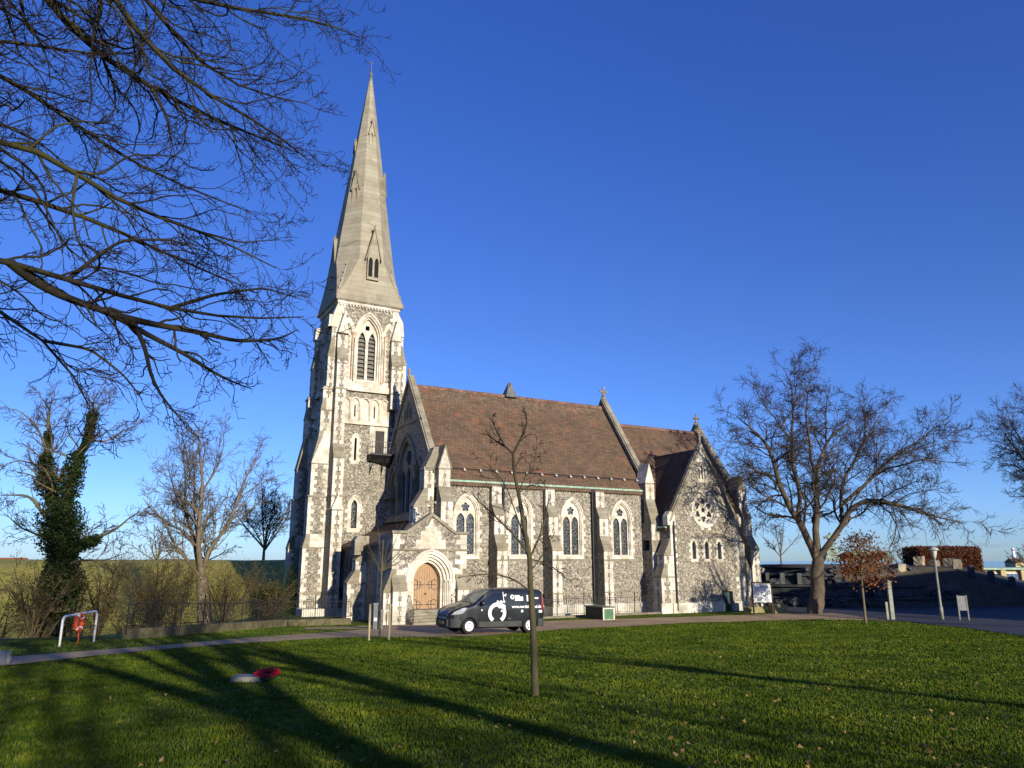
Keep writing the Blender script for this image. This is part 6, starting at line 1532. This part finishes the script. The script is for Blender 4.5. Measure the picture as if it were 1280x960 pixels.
rg = random.Random(8)
for k in range(64):
    a = rg.uniform(math.pi * 1.02, math.pi * 1.98); rr_, zz_ = rg.choice(((12.4, .95), (10.4, 1.95), (8.6, 2.9), (13.9, .25))); s = rg.uniform(.5, 1.2)
    rock('boulder', None, (rr_ * math.cos(a), rr_ * .75 * math.sin(a), zz_ + .1), (s * 1.4, s, s * .8), DKS, seed=k + 50, rough=.5, parent=FN)
for k in range(16):                          # carved niches and ribs round the upper basins
    a = math.pi * (1.03 + .94 * k / 15)
    mb = MB(); cx_, cy_ = 9.42 * math.cos(a), 9.42 * .75 * math.sin(a); mb.box(cx_ - .22, cx_ + .22, cy_ - .22, cy_ + .22, 1.9, 2.95); mb.obj('rib', DKS, FN)
# bronze group: a woman driving oxen
BRZ = simple('green_bronze', (.16, .22, .18), .6, vary=.5, scale=2)
def skin(name, verts, edges, radii, mat, parent=None, sub=2):
    me = bpy.data.meshes.new(name); me.from_pydata(verts, edges, []); o = bpy.data.objects.new(name, me); COL.objects.link(o)
    m = o.modifiers.new('s', 'SKIN'); sv = me.skin_vertices[0].data
    for i, r in enumerate(radii): sv[i].radius = (r, r) if not isinstance(r, tuple) else r
    sv[0].use_root = True; m.use_smooth_shade = True; s2 = o.modifiers.new('sub', 'SUBSURF'); s2.levels = s2.render_levels = sub
    bpy.context.view_layer.update(); me2 = bpy.data.meshes.new_from_object(o.evaluated_get(bpy.context.evaluated_depsgraph_get())); me2.materials.clear(); me2.materials.append(mat)
    o.modifiers.clear(); o.data = me2
    for p in me2.polygons: p.use_smooth = True
    if parent: o.parent = parent
    return o
sp_ = at(1040, 703, 78.5)
SG = empty('bronze_statue', (sp_[0], 78.5, 3.6), 0, 'greenish bronze statue group of a woman driving oxen above the fountain', 'statue')
hv = [(0, 0, 2.15), (0, 0, 2.55), (.02, 0, 2.95), (.03, 0, 3.15), (.06, 0, 3.38), (-.18, 0, 2.1), (-.35, .1, 1.3), (-.45, .25, .5), (.18, 0, 2.1), (.45, -.05, 1.35), (.5, .05, .5), (-.28, 0, 3.0), (-.55, .1, 2.7), (-.6, -.1, 3.0), (.32, 0, 3.0), (.6, 0, 3.25), (.75, 0, 3.6)]
he = [(0, 1), (1, 2), (2, 3), (3, 4), (0, 5), (5, 6), (6, 7), (0, 8), (8, 9), (9, 10), (2, 11), (11, 12), (12, 13), (2, 14), (14, 15), (15, 16)]
skin('woman', hv, he, [.26, .22, .24, .10, .17, .2, .16, .10, .2, .16, .10, .11, .08, .05, .11, .08, .05], BRZ, SG)
mb = MB(); mb.prism([(-.35, -.3, 1.9), (.35, -.3, 1.9), (.35, .3, 1.9), (-.35, .3, 1.9)], [(-.85, -.45, .5), (.75, -.45, .5), (.75, .45, .5), (-.85, .45, .5)]); mb.obj('skirt', BRZ, SG)
for i, (ox_, oy_, sc_) in enumerate(((1.6, -.9, 1.0), (2.7, .2, 1.0), (3.6, -1.0, .95), (1.5, 1.0, .9))):
    v = [(0, 0, 1.35), (.7, 0, 1.35), (1.25, 0, 1.3), (1.6, 0, 1.35), (1.95, 0, 1.05), (2.1, 0, .8), (1.2, .22, .8), (1.45, .24, .4), (1.3, .24, 0), (1.2, -.22, .8), (1.0, -.24, .4), (1.05, -.24, 0), (0, .22, .9), (-.2, .24, .5), (-.05, .24, 0), (0, -.22, .9), (.15, -.24, .5), (.05, -.24, 0), (-.25, 0, 1.3), (-.45, 0, .9), (1.75, .2, 1.45), (1.85, .38, 1.65), (1.75, -.2, 1.45), (1.85, -.38, 1.65)]
    e = [(0, 1), (1, 2), (2, 3), (3, 4), (4, 5), (2, 6), (6, 7), (7, 8), (2, 9), (9, 10), (10, 11), (0, 12), (12, 13), (13, 14), (0, 15), (15, 16), (16, 17), (0, 18), (18, 19), (3, 20), (20, 21), (3, 22), (22, 23)]
    o = skin('ox', [(ox_ + a * sc_, oy_ + b * sc_, c * sc_ - .05) for a, b, c in v], e, [.42, .45, .45, .25, .2, .12, .2, .1, .07, .2, .1, .07, .24, .11, .07, .24, .11, .07, .08, .03, .06, .025, .06, .025], BRZ, SG)
# terrace wall left of the fountain
TW = empty('terrace_wall', (29, 92, 0), R(6), 'pale stone parapet wall behind the fountain left side', 'wall')
mb = MB(); mb.box(-4, 5.6, 0, .6, -.2, 3.1); mb.box(-4, 5.6, .1, .5, 3.1, 3.35); mb.obj('wall', STN2, TW)
mb = MB(); mb.box(-4.1, 5.6, -.15, .75, 3.35, 3.62); mb.obj('coping', LIMEG, TW)
for x in (-1.7, 2.3):
    mb = MB(); mb.box(x - .7, x + .7, -1.2, -.02, -.2, 2.6); mb.box(x - .8, x + .8, -1.3, -.2, 2.0, 2.2); mb.obj('pier', STN2, TW)
# embankment rising behind the fountain and falling to the right
EMB = mat_ground('embankment_earth', (.05, .045, .035), (.11, .095, .065), 3)
prof = [(34, 3.6), (38, 3.6), (41.5, 3.35), (45, 2.55), (48, 1.7), (53, .7), (58, .1), (70, -.3)]
vs = []; ys = [(71.5, 0), (73, .75), (74.5, 1), (78, 1), (90, .98), (112, .95), (118, 0)]
xs = np.linspace(30, 72, 43)
for x in xs:
    for (y, f) in ys:
        hz = float(np.interp(x, [p[0] for p in prof], [p[1] for p in prof]))
        vs.append((x + (y - 72) * .62, y, hz * f - (.3 if f == 0 else 0)))
mb = MB(); k = len(ys); mb.add(vs, [(i * k + j, i * k + j + 1, (i + 1) * k + j + 1, (i + 1) * k + j) for i in range(len(xs) - 1) for j in range(k - 1)]); tag(mb.obj('embankment', EMB, smooth=True), kind='structure')
for i, (x, ytop, lab) in enumerate(((1213, 707, 'dark square stone post, uppermost on the slope'), (1238, 714, 'dark square stone post in the middle of the slope'), (1264, 721, 'dark square stone post, lowest on the slope'))):
    p = at(x, ytop, 73.5); mb = MB(); mb.box(-.22, .22, -.22, .22, -1.3, -.1); mb.prism([(-.26, -.26, -.12), (.26, -.26, -.12), (.26, .26, -.12), (-.26, .26, -.12)], [(-.1, -.1, .05), (.1, -.1, .05), (.1, .1, .05), (-.1, .1, .05)])
    o = mb.obj('stone_post', DKS); o.location = p; tag(o, lab, 'post', 'stone posts on the slope')
for i, (x, y, w, h_, d, lab) in enumerate(((1124, 710, 1.0, .8, 74, 'lit rough boulder at the top of the cascade'), (1149, 701, 1.9, .9, 76, 'long grey stone block left of the lamp top'), (1168, 704, .7, .6, 76, 'small pale block right behind the lamp'), (1197, 710, .5, 1.7, 75, 'pale stone pillar at the head of the slope'), (1113, 702, .5, .9, 76, 'small stone pier carrying an urn'), (1186, 703, .9, .8, 78, 'weathered block before the brown hedge'))):
    p = at(x, y, d); rock('stone_block', lab, tuple(p), (w, .8, h_), STN2, seed=80 + i)
# clipped brown hedge
HG = empty('hedge', (0, 0, 0), 0, 'clipped copper brown hedge block on the skyline', 'hedge')
hl = np.random.default_rng(9)
a = at(1147, 684, 98); b = at(1224, 683, 98)
mb = MB(); mb.box(a[0] + .2, b[0] - .2, 98.3, 101.7, 1.5, a[2] - .3); mb.obj('hedge_core', simple('hedge_core_brown', (.07, .03, .018)), HG)
n = 26000; c = np.stack([hl.uniform(a[0], b[0], n), 98 + 4 * hl.random(n), 2 + (a[2] - 2.1) * hl.random(n)], 1)
f = hl.integers(0, 3, n); c[f == 0, 1] = 98 + .25 * hl.normal(size=(f == 0).sum()); c[f == 1, 2] = a[2] - .15 + .12 * hl.normal(size=(f == 1).sum()); sel = (f == 2) & (hl.random(n) < .6); c[sel, 0] = np.where(hl.random(sel.sum()) < .5, a[0], b[0]) + .15 * hl.normal(size=sel.sum())
a_ = unit(hl.normal(size=(n, 3))); b_ = unit(np.cross(a_, hl.normal(size=(n, 3)))); s = .11
v = np.stack([c - a_ * s, c + b_ * s * .7, c + a_ * s, c - b_ * s * .7], 1).reshape(-1, 3)
mb = MB(); mb.v = [tuple(map(float, p)) for p in v]; mb.f = [(4 * i, 4 * i + 1, 4 * i + 2, 4 * i + 3) for i in range(n)]; mb.mi = [0] * n; mb.obj('hedge_leaves', mat_leaf('beech_hedge_leaf', [(.06, .022, .012), (.13, .048, .024), (.20, .085, .04)]), HG, recalc=False)
# yellow building with green roof edge, right
bx = at(1201, 712, 116); YB = empty('pavilion', (bx[0], 116, 0), R(-4), 'low yellow colonnaded building with a green copper roof edge at the right', 'building')
YW = simple('yellow_render', (.42, .33, .17), .8, vary=.12)
mb = MB(); mb.box(0, 34, .6, 9, -.5, 2.75); mb.obj('wall', YW, YB)
mb = MB(); mb.box(-.4, 34.4, -.2, 9.4, 2.75, 3.05); mb.obj('roof', COPPER, YB)
for k in range(12):
    mb = MB(); mb.box(k * 2.9, k * 2.9 + .7, 0, .55, -.5, 2.75); mb.obj('pilaster', YW, YB)
for k in range(11):
    mb = MB(); mb.box(k * 2.9 + .85, k * 2.9 + 2.75, .5, .6, .4, 2.3); o = mb.obj('window', WHITE, YB)
    for j in range(3):
        for l in range(2): mb = MB(); mb.box(k * 2.9 + .95 + j * .6, k * 2.9 + 1.45 + j * .6, .44, .499, .5 + l * .9, 1.3 + l * .9); mb.obj('pane', GLASSB, o)
# skyline far right: red shed, white chimney with smoke, flagpole
c = at(1268, 700, 380); CM = empty('chimney', (c[0], 380, 0), 0, 'slim white chimney on the far right skyline', 'chimney')
mb = MB(); mb.lathe([(.8, 0), (.6, 9.6), (.7, 9.7), (.7, 9.9)], 16); mb.obj('stack', WHITE, CM)
mb = MB(); mb.lathe([(.72, 8.7), (.7, 9.2)], 16); mb.obj('band', RED, CM)
RS = empty('red_shed', (c[0] - 3, 372, 0), 0, 'low red roofed building below the far chimney', 'building')
mb = MB(); mb.box(-2, 22, 0, 8, -1, 2.9); mb.obj('wall', YW, RS); mb = MB(); mb.prism([(-2.5, -.5, 2.9), (-2.5, 8.5, 2.9), (-2.5, 4, 4.9)], [(22.5, -.5, 2.9), (22.5, 8.5, 2.9), (22.5, 4, 4.9)]); mb.obj('roof', RIDGE, RS)
m, t, b = new_mat('smoke'); t.nodes.remove(b); pv = nd(t, 'ShaderNodeVolumePrincipled', Density=.10); pv.inputs['Color'].default_value = (.45, .48, .56, 1); t.links.new(pv.outputs[0], t.nodes['Material Output'].inputs['Volume'])
mb = MB(); pts = [(c[0] - k * 1.9, 380, 10.6 + .9 * math.sin(k * .9) * .5 + k * .12) for k in range(10)]; mb.tube(pts, [.35 + .22 * k ** .7 * (1 + .3 * math.sin(k * 2)) for k in range(10)], 10)
tag(mb.obj('smoke_plume', m, smooth=True), 'thin grey smoke drifting left from the far chimney', 'smoke', kind='stuff')
p = at(1160, 690, 105); mb = MB(); mb.tube([(0, 0, -3), (0, 0, 3)], [.05, .03], 6); o = mb.obj('flagpole', POSTM); o.location = p; tag(o, 'thin pale flagpole behind the brown hedge', 'flagpole')
for i, (x, y, h_, lab) in enumerate(((57, 118, 5.0, 'low far bare tree left of the brown hedge'), (63, 122, 5.2, 'low far bare tree touching the hedge left side'), (86, 128, 5.2, 'low far bare tree above the yellow building'), (93, 130, 5.2, 'low far bare tree behind the yellow building end'))):
    gen_tree('bare_tree', lab, (x, y, 1.5), h_, 3.5, 1.2, .16, 7, rmin=.035, seed=60 + i, lev=SL)
c = at(20, 720, 140); RH = empty('red_roof_house', (c[0] - 4, 140, 0), 0, 'distant house with a red tiled roof beyond the thicket at far left', 'house')
mb = MB(); mb.box(-2.5, 2.5, 0, 8, -1, 2.2); mb.obj('wall', YW, RH); mb = MB(); mb.prism([(-3, -.5, 2.2), (-3, 8.5, 2.2), (-3, 4, 4.6)], [(3, -.5, 2.2), (3, 8.5, 2.2), (3, 4, 4.6)]); mb.obj('roof', simple('orange_tiles', (.35, .09, .03)), RH)

# ---- invented building, out of view, added so its shadow covers the fountain
def qs(q_, s_): return (q_ * .862 - .508 * s_, q_ * .508 + .862 * s_)
BB = empty('shade_building', qs(58.5, -2) + (0,), R(30.5), 'red brick building added outside the right edge to shade the fountain', 'building')
BRK = mat_ashlar('red_brick', (.30, .12, .08), bw=.25, rh=.08, joint=1.4)
mb = MB(); mb.box(0, 45, 0, 14, -1, 9.8); mb.obj('wall', BRK, BB)
mb = MB(); mb.prism([(-.4, -.5, 9.8), (-.4, 14.5, 9.8), (-.4, 7, 12.2)], [(45.4, -.5, 9.8), (45.4, 14.5, 9.8), (45.4, 7, 12.2)]); mb.obj('roof', ROOF, BB)
for k in range(12):
    for l in range(3):
        mb = MB(); mb.box(1.5 + k * 3.6, 2.8 + k * 3.6, -.06, .05, 1 + l * 3, 2.8 + l * 3); o = mb.obj('window', WHITE, BB)
        mb = MB(); mb.box(1.62 + k * 3.6, 2.68 + k * 3.6, -.075, -.06, 1.12 + l * 3, 2.68 + l * 3); mb.obj('pane', GLASSB, o)

# ---- the tower's belfry stage is a little taller than the module it was set out with
def tall(z): return z if z < 19.1 else (19.1 + (z - 19.1) * 1.115 if z < 25.6 else z + .7475)
for o in [CH] + list(CH.children_recursive):
    if o.type != 'MESH': continue
    for v in o.data.vertices:
        if v.co.z > 19.1 and v.co.x < 2 and v.co.y > 9: v.co.z = tall(v.co.z)

# ---- pieces of a part that stand well apart become parts of their own
def split_pieces(o):
    me = o.data; nv = len(me.vertices)
    if not 8 < nv < 9000: return
    par = list(range(nv))
    def fd(i):
        while par[i] != i: par[i] = par[par[i]]; i = par[i]
        return i
    for e in me.edges:
        a, b = fd(e.vertices[0]), fd(e.vertices[1])
        if a != b: par[a] = b
    r = np.array([fd(i) for i in range(nv)]); u, isl = np.unique(r, return_inverse=True); k = len(u)
    if k < 2 or k > 700: return
    co = np.array([tuple(v.co) for v in me.vertices]); lo = np.full((k, 3), np.inf); hi = -lo; np.minimum.at(lo, isl, co); np.maximum.at(hi, isl, co)
    size = (hi - lo).max(1); gap = np.maximum(0, np.maximum(lo[:, None] - hi[None], lo[None] - hi[:, None]))
    near = np.sqrt((gap ** 2).sum(2)) <= np.maximum(.02, .44 * np.maximum(size[:, None], size[None]))
    p2 = list(range(k))
    def f2(i):
        while p2[i] != i: i = p2[i]
        return i
    for a, b in zip(*np.nonzero(np.triu(near, 1))):
        a, b = f2(int(a)), f2(int(b))
        if a != b: p2[a] = b
    cl_ = np.array([f2(i) for i in range(k)])[isl]; groups = list(np.unique(cl_))
    if len(groups) < 2 or len(groups) > 40: return
    kids = list(o.children)
    for gi, g in enumerate(groups):
        idx = np.nonzero(cl_ == g)[0]; mp = {int(v): i for i, v in enumerate(idx)}
        fs = [p for p in me.polygons if int(cl_[p.vertices[0]]) == g]
        m2 = bpy.data.meshes.new(me.name); m2.from_pydata([tuple(co[i]) for i in idx], [], [[mp[v] for v in p.vertices] for p in fs])
        for mm in me.materials: m2.materials.append(mm)
        m2.polygons.foreach_set('use_smooth', [p.use_smooth for p in fs]); m2.update()
        if gi == 0: first = m2
        else:
            n_ = o.copy(); n_.data = m2; COL.objects.link(n_)
    o.data = first
for o in [o for o in COL.objects if o.type == 'MESH' and o.parent and not o.modifiers and 'kind' not in o]:
    if not any(w in o.name for w in ('twigs', 'limbs', 'trunk', 'leaves', 'ivy', 'poppies', 'lettering')): split_pieces(o)
